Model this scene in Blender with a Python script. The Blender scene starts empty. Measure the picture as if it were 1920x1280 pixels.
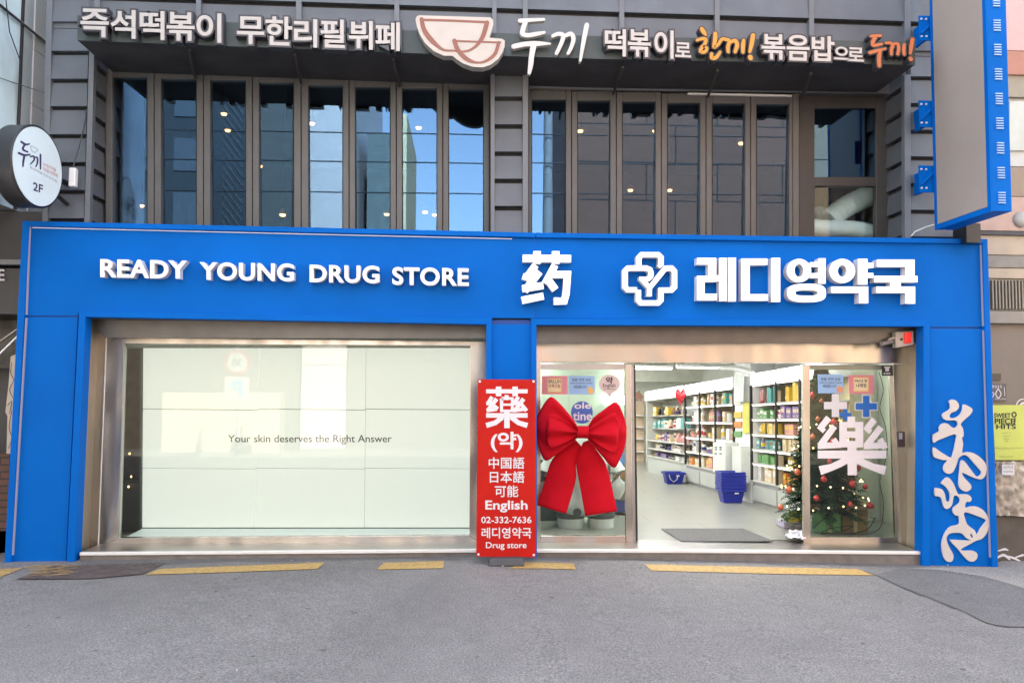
import bpy, bmesh, math, random
from mathutils import Vector, Matrix
random.seed(7)
S = bpy.context.scene
COL = S.collection
R = math.radians

# ------------------------------------------------------------------ camera
CAM = Vector((0.0, -8.708, 1.80)); FPX = 1550.0
def cam_axes(p=R(3.2166), y=R(3.2796), r=R(0.3213)):
    f = Vector((math.sin(y)*math.cos(p), math.cos(y)*math.cos(p), math.sin(p)))
    rt = Vector((math.cos(y), -math.sin(y), 0)); up = rt.cross(f)
    return (math.cos(r)*rt + math.sin(r)*up, -math.sin(r)*rt + math.cos(r)*up, f)
CR, CU, CF = cam_axes()
cd = bpy.data.cameras.new('camera'); cam = bpy.data.objects.new('camera', cd); COL.objects.link(cam)
cd.sensor_width = 36; cd.sensor_fit = 'HORIZONTAL'; cd.lens = FPX/1920*36; cd.clip_end = 500; cd.clip_start = 0.05
m3 = Matrix((CR, CU, -CF)).transposed()
cam.matrix_world = Matrix.Translation(CAM) @ m3.to_4x4()
S.camera = cam

# ------------------------------------------------------------------ light
SUN_EL, SUN_AZ = 40, 12        # the sun stands behind the shop, so the street front is in open shade
w = bpy.data.worlds.new('World'); S.world = w; w.use_nodes = True
wn = w.node_tree.nodes; wl = w.node_tree.links
bg = wn['Background']; sky = wn.new('ShaderNodeTexSky'); sky.sky_type = 'NISHITA'; sky.sun_disc = False
sky.sun_elevation = R(SUN_EL); sky.sun_rotation = R(SUN_AZ); sky.air_density = 1.0; sky.dust_density = 0.9; sky.ozone_density = 1.0
hz = wn.new('ShaderNodeHueSaturation'); hz.inputs['Saturation'].default_value = .5; wl.new(sky.outputs[0], hz.inputs['Color']); wl.new(hz.outputs[0], bg.inputs[0]); bg.inputs[1].default_value = 0.15
sl = bpy.data.lights.new('sun', 'SUN'); sl.energy = 4.6; sl.angle = R(0.5); sl.color = (1, .93, .82)
so = bpy.data.objects.new('sun', sl); COL.objects.link(so)
sd = Vector((math.sin(R(SUN_AZ))*math.cos(R(SUN_EL)), math.cos(R(SUN_AZ))*math.cos(R(SUN_EL)), math.sin(R(SUN_EL))))
so.rotation_euler = sd.to_track_quat('Z', 'Y').to_euler()
S.view_settings.view_transform = 'Standard'; S.view_settings.look = 'None'
S.view_settings.exposure = 3.1; S.view_settings.gamma = 1
try:
    S.cycles.max_bounces = 10; S.cycles.transparent_max_bounces = 12; S.cycles.sample_clamp_indirect = 4
    S.cycles.caustics_reflective = False; S.cycles.caustics_refractive = False
    S.cycles.use_denoising = True
except Exception: pass

# ------------------------------------------------------------------ measuring: a pixel of the photo to a point on a real plane
def ray(px, py): return (px-960)/FPX*CR - (py-640)/FPX*CU + CF
def hit(px, py, p0, n):
    d = ray(px, py); t = (Vector(p0)-CAM).dot(n)/d.dot(n); return CAM + d*t
def U(px, py, Y): return hit(px, py, (0, Y, 0), Vector((0, 1, 0)))
def UZ(px, py, Z): return hit(px, py, (0, 0, Z), Vector((0, 0, 1)))
def UX(px, py, X): return hit(px, py, (X, 0, 0), Vector((1, 0, 0)))
GP = [(-60, .02), (-4.6, .02), (.2, .045), (5.8, -.10), (60, -.16)]
def gz(x):
    for (a, za), (b, zb) in zip(GP, GP[1:]):
        if x <= b: return za + (zb-za)*max(0, (x-a))/(b-a)
    return GP[-1][1]
def UG(px, py, lift=0):
    z = 0
    for _ in range(8):
        p = UZ(px, py, z); z = gz(p.x)+lift
    return UZ(px, py, z)

# ------------------------------------------------------------------ materials
MATS = {}
def mat(name, col, rough=.5, metal=0, var=.08, scale=6, bump=0, bscale=40, emit=None, estr=0, spec=.5, coat=0):
    if name in MATS: return MATS[name]
    m = bpy.data.materials.new(name); m.use_nodes = True; nt = m.node_tree; n = nt.nodes; l = nt.links
    b = n['Principled BSDF']; b.inputs['Roughness'].default_value = rough; b.inputs['Metallic'].default_value = metal
    b.inputs['Specular IOR Level'].default_value = spec
    if coat: b.inputs['Coat Weight'].default_value = coat
    tc = n.new('ShaderNodeTexCoord')
    if var:
        nz = n.new('ShaderNodeTexNoise'); nz.inputs['Scale'].default_value = scale; nz.inputs['Detail'].default_value = 6
        l.new(tc.outputs['Object'], nz.inputs['Vector'])
        rp = n.new('ShaderNodeMapRange'); rp.inputs[1].default_value = .3; rp.inputs[2].default_value = .7
        rp.inputs[3].default_value = 1-var; rp.inputs[4].default_value = 1+var
        l.new(nz.outputs[0], rp.inputs[0])
        mx = n.new('ShaderNodeVectorMath'); mx.operation = 'SCALE'; mx.inputs[0].default_value = col[:3]
        l.new(rp.outputs[0], mx.inputs['Scale']); l.new(mx.outputs[0], b.inputs['Base Color'])
    else: b.inputs['Base Color'].default_value = (*col[:3], 1)
    if bump:
        bz = n.new('ShaderNodeTexNoise'); bz.inputs['Scale'].default_value = bscale; bz.inputs['Detail'].default_value = 4
        l.new(tc.outputs['Object'], bz.inputs['Vector'])
        bp = n.new('ShaderNodeBump'); bp.inputs['Strength'].default_value = bump; bp.inputs['Distance'].default_value = .02
        l.new(bz.outputs[0], bp.inputs['Height']); l.new(bp.outputs[0], b.inputs['Normal'])
    if emit:
        b.inputs['Emission Color'].default_value = (*emit, 1); b.inputs['Emission Strength'].default_value = estr
    MATS[name] = m; return m
def glass(name, fac, tint=(.9, .97, .93), rough=.0, gcol=(1, 1, 1), wav=0):
    m = bpy.data.materials.new(name); m.use_nodes = True; nt = m.node_tree; n = nt.nodes; l = nt.links
    n.remove(n['Principled BSDF']); out = n['Material Output']
    t = n.new('ShaderNodeBsdfTransparent'); t.inputs[0].default_value = (*tint, 1)
    g = n.new('ShaderNodeBsdfGlossy'); g.inputs['Roughness'].default_value = rough; g.inputs[0].default_value = (*gcol, 1)
    if wav:
        tc = n.new('ShaderNodeTexCoord'); bz = n.new('ShaderNodeTexNoise'); bz.inputs['Scale'].default_value = 1.3
        l.new(tc.outputs['Object'], bz.inputs['Vector']); bp = n.new('ShaderNodeBump')
        bp.inputs['Strength'].default_value = wav; bp.inputs['Distance'].default_value = .02
        l.new(bz.outputs[0], bp.inputs['Height']); l.new(bp.outputs[0], g.inputs['Normal'])
    mx = n.new('ShaderNodeMixShader'); mx.inputs[0].default_value = fac
    l.new(t.outputs[0], mx.inputs[1]); l.new(g.outputs[0], mx.inputs[2]); l.new(mx.outputs[0], out.inputs[0])
    MATS[name] = m; return m
def emis(name, col, s, base=.8):
    return mat(name, (base, base, base), .5, emit=col, estr=s, var=0)

BLUE = mat('blue paint', (.001, .115, .47), .45, var=.10, scale=.9, spec=.06)
BLUE_DK = mat('blue joint', (.003, .05, .25), .6, var=0)
CLAD = mat('grey metal cladding', (.104, .115, .132), .5, var=.14, scale=2.5, bump=.05, bscale=9)
TRIM = mat('grey trim', (.132, .143, .160), .45, var=.08, scale=3)
GAP = mat('dark gap', (.02, .02, .022), .8, var=0)
FRAMEUP = mat('dark window frame metal', (.088, .087, .085), .42, var=.12, scale=3)
CANOPY = mat('dark green canopy', (.045, .062, .062), .5, var=.12, scale=4)
SOFFIT = mat('canopy soffit', (.045, .042, .042), .7, var=.25, scale=3)
WHITE_LET = mat('ivory letter face', (.44, .41, .385), .5, var=.06, emit=(1, .95, .9), estr=.003)
BOX_LET = mat('letter box dark', (.040, .038, .045), .35, var=.1)
WHITE_PL = mat('white acrylic', (.82, .83, .84), .35, var=0, emit=(.95, .98, 1), estr=.02)
WHITE_SIDE = mat('white acrylic side', (.72, .70, .70), .45, var=.03)
LIT = mat('lit acrylic', (.85, .86, .88), .35, var=0, emit=(.93, .98, 1), estr=.09)
CREAM = mat('cream sign face', (.46, .415, .37), .5, var=.05, emit=(1, .93, .86), estr=.004)
BROWN_LINE = mat('terracotta line', (.235, .085, .055), .5, var=.04)
ORANGE1 = mat('amber letter face', (.52, .235, .03), .5, var=.05, emit=(1, .5, .1), estr=.004)
ORANGE2 = mat('orange letter face', (.46, .125, .04), .5, var=.05, emit=(1, .3, .1), estr=.004)
LEDSTRIP = emis('led strip', (.60, .56, .92), .035, .12)
RED_V = mat('red vinyl', (.46, .012, .007), .5, var=.06, scale=3, spec=.15)
WHITE_V = mat('white vinyl', (.66, .64, .66), .55, var=.02)
BLK = mat('black plastic', (.02, .02, .022), .4, var=.1)
DKGREY = mat('dark grey plastic', (.05, .05, .055), .55, var=.1)
GREY = mat('grey paint', (.30, .30, .30), .5)
WHITE = mat('white paint', (.75, .76, .75), .45, var=.03)
OFFW = mat('off white', (.62, .65, .60), .55, var=.05)
INK = mat('black ink', (.012, .012, .014), .6, var=0)
def steel_mat():
    m = mat('brushed steel', (.48, .45, .41), .26, metal=1, var=.06, scale=3)
    nt = m.node_tree; n = nt.nodes; l = nt.links; b = n['Principled BSDF']
    tc = n.new('ShaderNodeTexCoord'); mp = n.new('ShaderNodeMapping'); mp.inputs['Scale'].default_value = (1.6, 1.6, .55)
    nz = n.new('ShaderNodeTexNoise'); nz.inputs['Scale'].default_value = 1.5; nz.inputs['Detail'].default_value = 1
    l.new(tc.outputs['Object'], mp.inputs[0]); l.new(mp.outputs[0], nz.inputs['Vector'])
    bp = n.new('ShaderNodeBump'); bp.inputs['Strength'].default_value = .55; bp.inputs['Distance'].default_value = .09
    l.new(nz.outputs[0], bp.inputs['Height']); l.new(bp.outputs[0], b.inputs['Normal'])
    return m
STEEL = steel_mat()
SATIN = mat('satin steel', (.46, .40, .31), .5, metal=.75, var=.12, scale=2)
STEEL_D = mat('dull steel', (.38, .37, .37), .35, metal=1, var=.08)
SILVER = mat('aluminium nosing', (.80, .80, .80), .55, metal=.8, var=.05)
GL_UP = glass('coated window glass', .125, (.60, .62, .62), .0, (.33, .60, .95), wav=.006)
GL_SH = glass('shop glass', .028, (.945, .965, .94), .0, wav=.03)
GL_DOOR = glass('door glass', .022, (.90, .95, .90), .0, wav=.02)

# ------------------------------------------------------------------ mesh builder and objects
ORG = {}
class MB:
    def __init__(s): s.v = []; s.f = []; s.mi = []; s.mats = []; s.sm = []
    def _m(s, m):
        if m not in s.mats: s.mats.append(m)
        return s.mats.index(m)
    def add(s, vs, fs, m, smooth=False):
        o = len(s.v); s.v += [Vector(p) for p in vs]; k = s._m(m)
        for f in fs: s.f.append([o+i for i in f]); s.mi.append(k); s.sm.append(smooth)
        return s
    def hexa(s, a, b, m):           # two quads (each 4 points, same order) joined to a closed block
        return s.add(list(a)+list(b), [(0, 1, 2, 3), (7, 6, 5, 4), (0, 4, 5, 1), (1, 5, 6, 2), (2, 6, 7, 3), (3, 7, 4, 0)], m)
    def box(s, lo, hi, m):
        (x0, y0, z0), (x1, y1, z1) = lo, hi
        return s.hexa([(x0, y0, z1), (x1, y0, z1), (x1, y0, z0), (x0, y0, z0)], [(x0, y1, z1), (x1, y1, z1), (x1, y1, z0), (x0, y1, z0)], m)
    def pbox(s, q, Y0, Y1, m):      # front quad measured on plane Y0 (tl, tr, br, bl), block back to plane Y1
        a = [U(x, y, Y0) for x, y in q]; b = [Vector((p.x, Y1, p.z)) for p in a]
        return s.hexa(a, b, m)
    def prect(s, x0, y0, x1, y1, Y0, Y1, m): return s.pbox([(x0, y0), (x1, y0), (x1, y1), (x0, y1)], Y0, Y1, m)
    def prism(s, pts, dv, m, side=None):   # world polygon extruded by a vector
        n = len(pts); a = [Vector(p) for p in pts]; b = [p+Vector(dv) for p in a]
        s.add(a+b, [tuple(range(n))], m)
        s.add(a+b, [tuple(range(2*n-1, n-1, -1))] + [(i, i+n, (i+1) % n+n, (i+1) % n) for i in range(n)], side or m)
        return s
    def ppoly(s, pts, Y0, Y1, m, side=None): return s.prism([U(x, y, Y0) for x, y in pts], (0, Y1-Y0, 0), m, side)
    def tube(s, pts, r, m, n=8, caps=True):
        pts = [Vector(p) for p in pts]; rs = r if isinstance(r, (list, tuple)) else [r]*len(pts)
        vs = []; fs = []
        ref = Vector((0, 0, 1))
        for i, p in enumerate(pts):
            d = (pts[min(i+1, len(pts)-1)]-pts[max(i-1, 0)]).normalized()
            a = d.cross(ref)
            if a.length < .05: a = d.cross(Vector((1, 0, 0)))
            a.normalize(); b = d.cross(a)
            vs += [p+rs[i]*(math.cos(t)*a+math.sin(t)*b) for t in (2*math.pi*k/n for k in range(n))]
        for i in range(len(pts)-1):
            for k in range(n): fs.append((i*n+k, i*n+(k+1) % n, (i+1)*n+(k+1) % n, (i+1)*n+k))
        s.add(vs, fs, m, True)
        if caps: s.add(vs[:n], [tuple(range(n))], m); s.add(vs[-n:], [tuple(range(n))], m)
        return s
    def lathe(s, prof, c, m, n=16, axis=(0, 0, 1), smooth=True):
        ax = Vector(axis).normalized(); a = ax.orthogonal().normalized(); b = ax.cross(a); c = Vector(c)
        vs = []; fs = []
        for r, h in prof: vs += [c+ax*h+r*(math.cos(t)*a+math.sin(t)*b) for t in (2*math.pi*k/n for k in range(n))]
        for i in range(len(prof)-1):
            for k in range(n): fs.append((i*n+k, i*n+(k+1) % n, (i+1)*n+(k+1) % n, (i+1)*n+k))
        s.add(vs, fs, m, smooth)
        s.add(vs[:n], [tuple(range(n))], m); s.add(vs[-n:], [tuple(range(n))], m)
        return s
    def build(s, name, parent=None, bev=0, org=None):
        me = bpy.data.meshes.new(name)
        if org is None:
            lo = [min(p[k] for p in s.v) for k in range(3)]; hi = [max(p[k] for p in s.v) for k in range(3)]
            org = Vector(((lo[0]+hi[0])/2, (lo[1]+hi[1])/2, lo[2]))
        org = Vector(org)
        me.from_pydata([p-org for p in s.v], [], s.f)
        for m in s.mats: me.materials.append(m)
        me.polygons.foreach_set('material_index', s.mi); me.polygons.foreach_set('use_smooth', s.sm)
        bm = bmesh.new(); bm.from_mesh(me); bmesh.ops.recalc_face_normals(bm, faces=bm.faces); bm.to_mesh(me); bm.free()
        me.update()
        o = bpy.data.objects.new(name, me); COL.objects.link(o); ORG[o.name] = org
        if parent: o.parent = parent; o.location = org-ORG[parent.name]
        else: o.location = org
        if bev:
            b = o.modifiers.new('soft edge', 'BEVEL'); b.width = bev; b.segments = 2; b.limit_method = 'ANGLE'; b.angle_limit = R(40)
        return o
def tag(o, label, cat, group=None):
    o['label'] = label; o['category'] = cat
    if group: o['group'] = group
    return o
def thing(name, loc, label, cat, group=None):
    o = bpy.data.objects.new(name, None); COL.objects.link(o); o.location = loc; o.empty_display_size = .1
    ORG[o.name] = Vector(loc); return tag(o, label, cat, group)
def struct(o): o['kind'] = 'structure'; return o
def stuff(o): o['kind'] = 'stuff'; return o
def dup(root, loc, label=None, group=None):
    r = root.copy(); COL.objects.link(r); r.location = loc; ORG[r.name] = Vector(loc)
    if label: r['label'] = label
    if group: r['group'] = group
    for ch in list(root.children):
        c = ch.copy(); COL.objects.link(c); c.parent = r
        for g in ch.children:
            d = g.copy(); COL.objects.link(d); d.parent = c
    return r

# ------------------------------------------------------------------ writing
def text_mesh(t, off=0, space=1.0):
    c = bpy.data.curves.new('t', 'FONT'); c.body = t; c.size = 1; c.offset = off; c.space_character = space; c.resolution_u = 5
    o = bpy.data.objects.new('t', c); COL.objects.link(o)
    dg = bpy.context.evaluated_depsgraph_get(); me = bpy.data.meshes.new_from_object(o.evaluated_get(dg))
    vs = [(v.co.x, v.co.y) for v in me.vertices]; fs = [tuple(p.vertices) for p in me.polygons]
    bpy.data.objects.remove(o); bpy.data.curves.remove(c); bpy.data.meshes.remove(me)
    return vs, fs
def bounds(vs):
    xs = [v[0] for v in vs]; ys = [v[1] for v in vs]; return min(xs), min(ys), max(xs), max(ys)
def solid2d(mb, vs, fs, fn, d, m, side=None):
    """flat 2D mesh -> front face through fn(u,v), block of depth vector d behind it"""
    a = [Vector(fn(*p)) for p in vs]; n = len(a)
    if d is None: mb.add(a, fs, m); return
    b = [p+Vector(d) for p in a]
    mb.add(a, fs, m); mb.add(b, [f[::-1] for f in fs], side or m)
    cnt = {}
    for f in fs:
        for i in range(len(f)):
            e = (f[i], f[(i+1) % len(f)]); cnt[e] = 1
    ed = [e for e in cnt if (e[1], e[0]) not in cnt]
    mb.add(a+b, [(i, j, j+n, i+n) for i, j in ed], side or m)
def mapper(q, bb, Y):
    w = [U(x, y, Y) for x, y in q]      # tl tr br bl
    x0, y0, x1, y1 = bb
    def fn(x, y):
        u = (x-x0)/(x1-x0); v = (y-y0)/(y1-y0)
        return (w[3]*(1-u)+w[2]*u)*(1-v)+(w[0]*(1-u)+w[1]*u)*v
    return fn
def quad(r, sl=0):     # rect x0,y0,x1,y1, sl = drop of the line over the width in pixels
    x0, y0, x1, y1 = r
    return [(x0, y0-sl/2), (x1, y0+sl/2), (x1, y1+sl/2), (x0, y1-sl/2)]
def write(mb, t, r, Y, m, off=0, depth=None, side=None, sl=0, space=1.0, fat=0, base_off=None, fn=None):
    vs, fs = text_mesh(t, off, space)
    bb = bounds(vs if base_off is None else text_mesh(t, base_off, space)[0])
    if fn is None: fn = mapper(quad(r, sl), bb, Y)
    else: fn = fn(bb)
    d = (0, depth, 0) if depth else None
    if not fat: solid2d(mb, vs, fs, fn, d, m, side)
    else:
        for k in range(9):
            dx, dy = (0, 0) if k == 0 else (fat*math.cos(k*math.pi/4), fat*math.sin(k*math.pi/4))
            solid2d(mb, [(x+dx, y+dy) for x, y in vs], fs, (lambda x, y, k=k: Vector(fn(x, y))-Vector((0, .0003*k, 0))), d, m, side)
def islands(vs, fs):
    p = list(range(len(vs)))
    def fd(i):
        while p[i] != i: p[i] = p[p[i]]; i = p[i]
        return i
    for f in fs:
        for i in f[1:]: p[fd(i)] = fd(f[0])
    g = {}
    for f in fs: g.setdefault(fd(f[0]), []).append(f)
    out = []
    for k in sorted(g, key=lambda k: vs[k][0]):
        ids = sorted({i for f in g[k] for i in f}); mp = {i: j for j, i in enumerate(ids)}
        out.append(([vs[i] for i in ids], [tuple(mp[i] for i in f) for f in g[k]]))
    return out
def smooth_path(pts, n=6):
    if len(pts) < 3 or n < 2: return [tuple(p) for p in pts]
    out = []; P = [pts[0]]+list(pts)+[pts[-1]]
    for i in range(1, len(P)-2):
        for k in range(n):
            t = k/n
            out.append(tuple(.5*((2*b)+(-a+c)*t+(2*a-5*b+4*c-d)*t*t+(-a+3*b-3*c+d)*t**3) for a, b, c, d in zip(P[i-1], P[i], P[i+1], P[i+2])))
    out.append(tuple(pts[-1])); return out
def ribbon(pts, n=6, cap=True, miter=False):
    """stroke of (x, y, width) in pixels -> flat 2D mesh (y up is handled by the mapping)"""
    c = smooth_path(pts, n); vs = []; fs = []; k = len(c)
    for i, (x, y, wd) in enumerate(c):
        if miter and 0 < i < k-1:
            a = Vector((c[i][0]-c[i-1][0], c[i][1]-c[i-1][1])).normalized(); b = Vector((c[i+1][0]-c[i][0], c[i+1][1]-c[i][1])).normalized()
            t = (a+b).normalized(); wd = wd/max(.5, t.dot(b))
        else:
            t = Vector((c[min(i+1, k-1)][0]-c[max(i-1, 0)][0], c[min(i+1, k-1)][1]-c[max(i-1, 0)][1])).normalized()
        nx, ny = -t.y*wd/2, t.x*wd/2
        vs += [(x+nx, y+ny), (x-nx, y-ny)]
    for i in range(k-1): fs.append((2*i, 2*i+1, 2*i+3, 2*i+2))
    if cap:
        for (i, s) in ((0, -1), (k-1, 1)):
            x, y, wd = c[i]; j = max(1, i) if s > 0 else 1
            t = Vector((c[j][0]-c[j-1][0], c[j][1]-c[j-1][1])).normalized()
            ang = math.atan2(t.y*s, t.x*s); o = len(vs); m = 8
            for q in range(1, m): 
                a = ang+math.pi/2-math.pi*q/m; vs.append((x+wd/2*math.cos(a), y+wd/2*math.sin(a)))
            if s > 0: fs.append(tuple([2*i+0]+list(range(o, o+m-1))+[2*i+1]))
            else: fs.append(tuple([1]+list(range(o, o+m-1))+[0]))
    return vs, fs
def strokes(mb, L, Y, m, depth=None, side=None, tf=None, n=6, cap=True, miter=False, grow=0, stag=.0004):
    for k, pts in enumerate(L):
        pts = [(x, y, wd+grow) for x, y, wd in pts]
        vs, fs = ribbon(pts, n, cap, miter)
        yy = Y-stag*k
        solid2d(mb, vs, fs, (lambda x, y: U(*(tf(x, y) if tf else (x, y)), yy)), (0, depth, 0) if depth else None, m, side)
def rects(mb, L, Y, m, depth, tf, side=None, stag=.0004):
    for k, r in enumerate(L):
        q = [tf(r[0], r[1]), tf(r[2], r[1]), tf(r[2], r[3]), tf(r[0], r[3])]
        mb.ppoly(q, Y-stag*k, Y+depth, m, side)
def ring(mb, cx, cy, rx, ry, hx, hy, Y, m, depth, tf, side=None, n=28, sup=2.0):
    def e(a, b, t):
        c, s = math.cos(t), math.sin(t); return cx+a*math.copysign(abs(c)**(2/sup), c), cy+b*math.copysign(abs(s)**(2/sup), s)
    vs = []; fs = []
    for k in range(n): vs.append(e(rx, ry, 2*math.pi*k/n)); vs.append(e(hx, hy, 2*math.pi*k/n))
    for k in range(n): j = (k+1) % n; fs.append((2*k, 2*k+1, 2*j+1, 2*j))
    solid2d(mb, vs, fs, (lambda x, y: U(*tf(x, y), Y)), (0, depth, 0), m, side)
def zt(ox, oy, s): return lambda x, y: (ox+x/s, oy+y/s)

# ================================================================== THE SETTING: road
def asphalt(name, a, b, sc=1.0):
    m = bpy.data.materials.new(name); m.use_nodes = True; nt = m.node_tree; n = nt.nodes; l = nt.links; p = n['Principled BSDF']
    p.inputs['Roughness'].default_value = .82; p.inputs['Specular IOR Level'].default_value = .3
    tc = n.new('ShaderNodeTexCoord')
    def noise(s, d=3, r=.6):
        z = n.new('ShaderNodeTexNoise'); z.inputs['Scale'].default_value = s; z.inputs['Detail'].default_value = d; z.inputs['Roughness'].default_value = r
        l.new(tc.outputs['Object'], z.inputs['Vector']); return z
    big = noise(.55, 5); mid = noise(9, 4); fine = noise(70, 3, .7)
    vor = n.new('ShaderNodeTexVoronoi'); vor.inputs['Scale'].default_value = 95; l.new(tc.outputs['Object'], vor.inputs['Vector'])
    spot = n.new('ShaderNodeTexVoronoi'); spot.inputs['Scale'].default_value = 3.2; l.new(tc.outputs['Object'], spot.inputs['Vector'])
    def mr(src, i0, i1, o0, o1):
        r = n.new('ShaderNodeMapRange'); 
        for k, v in zip((1, 2, 3, 4), (i0, i1, o0, o1)): r.inputs[k].default_value = v
        l.new(src, r.inputs[0]); return r.outputs[0]
    def mul(x, y):
        q = n.new('ShaderNodeMath'); q.operation = 'MULTIPLY'; l.new(x, q.inputs[0]); l.new(y, q.inputs[1]); return q.outputs[0]
    g = mul(mul(mr(big.outputs[0], .3, .7, .86, 1.12), mr(mid.outputs[0], .3, .7, .93, 1.07)), mul(mr(fine.outputs[0], .3, .7, .45, 1.55), mr(vor.outputs['Distance'], 0, .6, .8, 1.2)))
    d2 = noise(14, 3)
    ad = n.new('ShaderNodeMath'); ad.operation = 'ADD'; l.new(spot.outputs['Distance'], ad.inputs[0]); l.new(mr(d2.outputs[0], .3, .7, -.03, .03), ad.inputs[1])
    g = mul(g, mr(ad.outputs[0], .045, .085, .5, 1.0))
    mx = n.new('ShaderNodeMix'); mx.data_type = 'RGBA'; mx.inputs[6].default_value = (*a, 1); mx.inputs[7].default_value = (*b, 1)
    l.new(mr(noise(.8, 3).outputs[0], .35, .65, 0, 1), mx.inputs[0])
    sc_ = n.new('ShaderNodeVectorMath'); sc_.operation = 'SCALE'; l.new(mx.outputs[2], sc_.inputs[0]); l.new(g, sc_.inputs['Scale'])
    l.new(sc_.outputs[0], p.inputs['Base Color'])
    bp = n.new('ShaderNodeBump'); bp.inputs['Strength'].default_value = .55; bp.inputs['Distance'].default_value = .012
    l.new(fine.outputs[0], bp.inputs['Height']); l.new(bp.outputs[0], p.inputs['Normal'])
    return m
ASPH = asphalt('asphalt', (.168, .156, .145), (.190, .176, .162))
ASPH_D = asphalt('asphalt patch', (.126, .119, .114), (.142, .134, .127))
CONC = asphalt('worn concrete', (.23, .215, .195), (.26, .24, .215))
def sheet(pts_fn, xs, ys, m, name):
    mb = MB(); nx, ny = len(xs), len(ys)
    mb.add([(x, y, pts_fn(x, y)) for y in ys for x in xs], [(j*nx+i, j*nx+i+1, (j+1)*nx+i+1, (j+1)*nx+i) for j in range(ny-1) for i in range(nx-1)], m)
    return mb.build(name, org=(0, 0, 0))
xs = sorted({p[0] for p in GP} | {-30, -15, -9, 9, 15, 30})
struct(sheet(lambda x, y: gz(x), xs, [-60, -30, -15, -8, -3, 0, 3, 14, 60], ASPH, 'road'))
def flat(pts, m, name, lift=.004):
    """a marking laid on the road: measured outline, cut where the road bends"""
    P = [UG(x, y) for x, y in pts]
    bm = bmesh.new(); bm.faces.new([bm.verts.new((p.x, p.y, 0)) for p in P])
    for x in [g[0] for g in GP]:
        bmesh.ops.bisect_plane(bm, geom=bm.verts[:]+bm.edges[:]+bm.faces[:], plane_co=(x, 0, 0), plane_no=(1, 0, 0))
    mb = MB(); bm.verts.ensure_lookup_table()
    for i, v in enumerate(bm.verts): v.index = i
    mb.add([(v.co.x, v.co.y, gz(v.co.x)+lift) for v in bm.verts], [[v.index for v in f.verts] for f in bm.faces], m); bm.free()
    return mb.build(name, org=(0, 0, 0))
struct(flat([(1641, 1077), (1672, 1092), (1709.7, 1108), (1740, 1119), (1771.6, 1132), (1800, 1143), (1823, 1154.5), (1845, 1166), (1864, 1171.7), (1890, 1175), (1960, 1176), (2040, 1178), (2040, 1104), (1920, 1103), (1844, 1081), (1760, 1069), (1690, 1065)], ASPH_D, 'road_patch', .004))
struct(flat([(1690, 1064.5), (1760, 1068.5), (1844, 1080.5), (1920, 1102.5), (2040, 1103.5), (2040, 1050), (1880, 1050), (1860, 1063)], CONC, 'pavement', .004))
struct(flat([(150, 1060), (156, 1044), (400, 1040), (640, 1036), (893, 1036), (1280, 1041), (1500, 1047), (1735, 1054), (1735, 1066), (1660, 1063), (1560, 1058), (1470, 1060), (1400, 1053), (1290, 1055), (1180, 1049), (1060, 1051), (960, 1047), (850, 1050), (760, 1046), (690, 1049), (600, 1050), (520, 1053), (430, 1052), (330, 1057), (240, 1058)], ASPH_D, 'gutter', .0025))
def paint_mat():
    m = mat('worn yellow road paint', (.46, .29, .09), .75, var=.22, scale=22, bump=.3, bscale=70)
    nt = m.node_tree; n = nt.nodes; l = nt.links; b = n['Principled BSDF']; tc = n.new('ShaderNodeTexCoord')
    z = n.new('ShaderNodeTexNoise'); z.inputs['Scale'].default_value = 16; z.inputs['Detail'].default_value = 8; z.inputs['Roughness'].default_value = .75
    l.new(tc.outputs['Object'], z.inputs['Vector']); r = n.new('ShaderNodeMapRange')
    for k, v in zip((1, 2, 3, 4), (.60, .68, 0, .8)): r.inputs[k].default_value = v
    l.new(z.outputs[0], r.inputs[0]); t = n.new('ShaderNodeMix'); t.data_type = 'RGBA'; t.inputs[7].default_value = (.12, .11, .10, 1)
    src = b.inputs['Base Color'].links[0].from_socket; l.new(src, t.inputs[6]); l.new(r.outputs[0], t.inputs[0]); l.new(t.outputs[2], b.inputs['Base Color'])
    return m
YEL = paint_mat()
for pts in ([(-40, 1067.5), (0, 1067), (45, 1065), (0, 1082), (-40, 1090)],
            [(299, 1066.9), (450, 1061), (608.5, 1054.8), (594.7, 1066.9), (430, 1073), (273.3, 1077.9)],
            [(719, 1055.5), (832.5, 1052), (830.8, 1065.5), (707, 1068)],
            [(954.5, 1066), (984, 1054), (1075, 1056.6), (1080, 1068), (1020, 1066)],
            [(1209, 1058), (1280, 1060), (1440, 1063.5), (1608, 1067), (1639, 1079), (1450, 1076), (1221, 1070)]):
    struct(flat(pts, YEL, 'road_marking', .006))
CRK = mat('crack filler', (.045, .042, .042), .9)
cp = [(1620, 1071), (1641, 1077), (1656, 1086), (1672, 1092), (1690, 1101), (1709.7, 1108), (1724, 1116), (1740, 1119), (1756, 1128), (1771.6, 1132), (1786, 1140), (1800, 1143), (1823, 1154.5), (1845, 1166), (1864, 1171.7), (1890, 1175), (1960, 1176)]
struct(flat([(x, y-.3) for x, y in cp]+[(x, y+.5+.5*math.sin(x*.31)) for x, y in cp[::-1]], CRK, 'road_crack', .0055))
RUST = mat('rusty iron cover', (.10, .075, .066), .75, metal=.2, var=.35, scale=14, bump=.6, bscale=60)
o = flat([(99.7, 1061.7), (311, 1055.9), (268, 1077), (172, 1085.8), (31, 1086.8)], RUST, 'drain_cover', .009)
tag(o, 'rusty brown drain cover let into the road before the left blue pillar', 'drain cover')
STRAW = mat('dry straw', (.30, .21, .10), .8, var=.2)
mb = MB()
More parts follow.
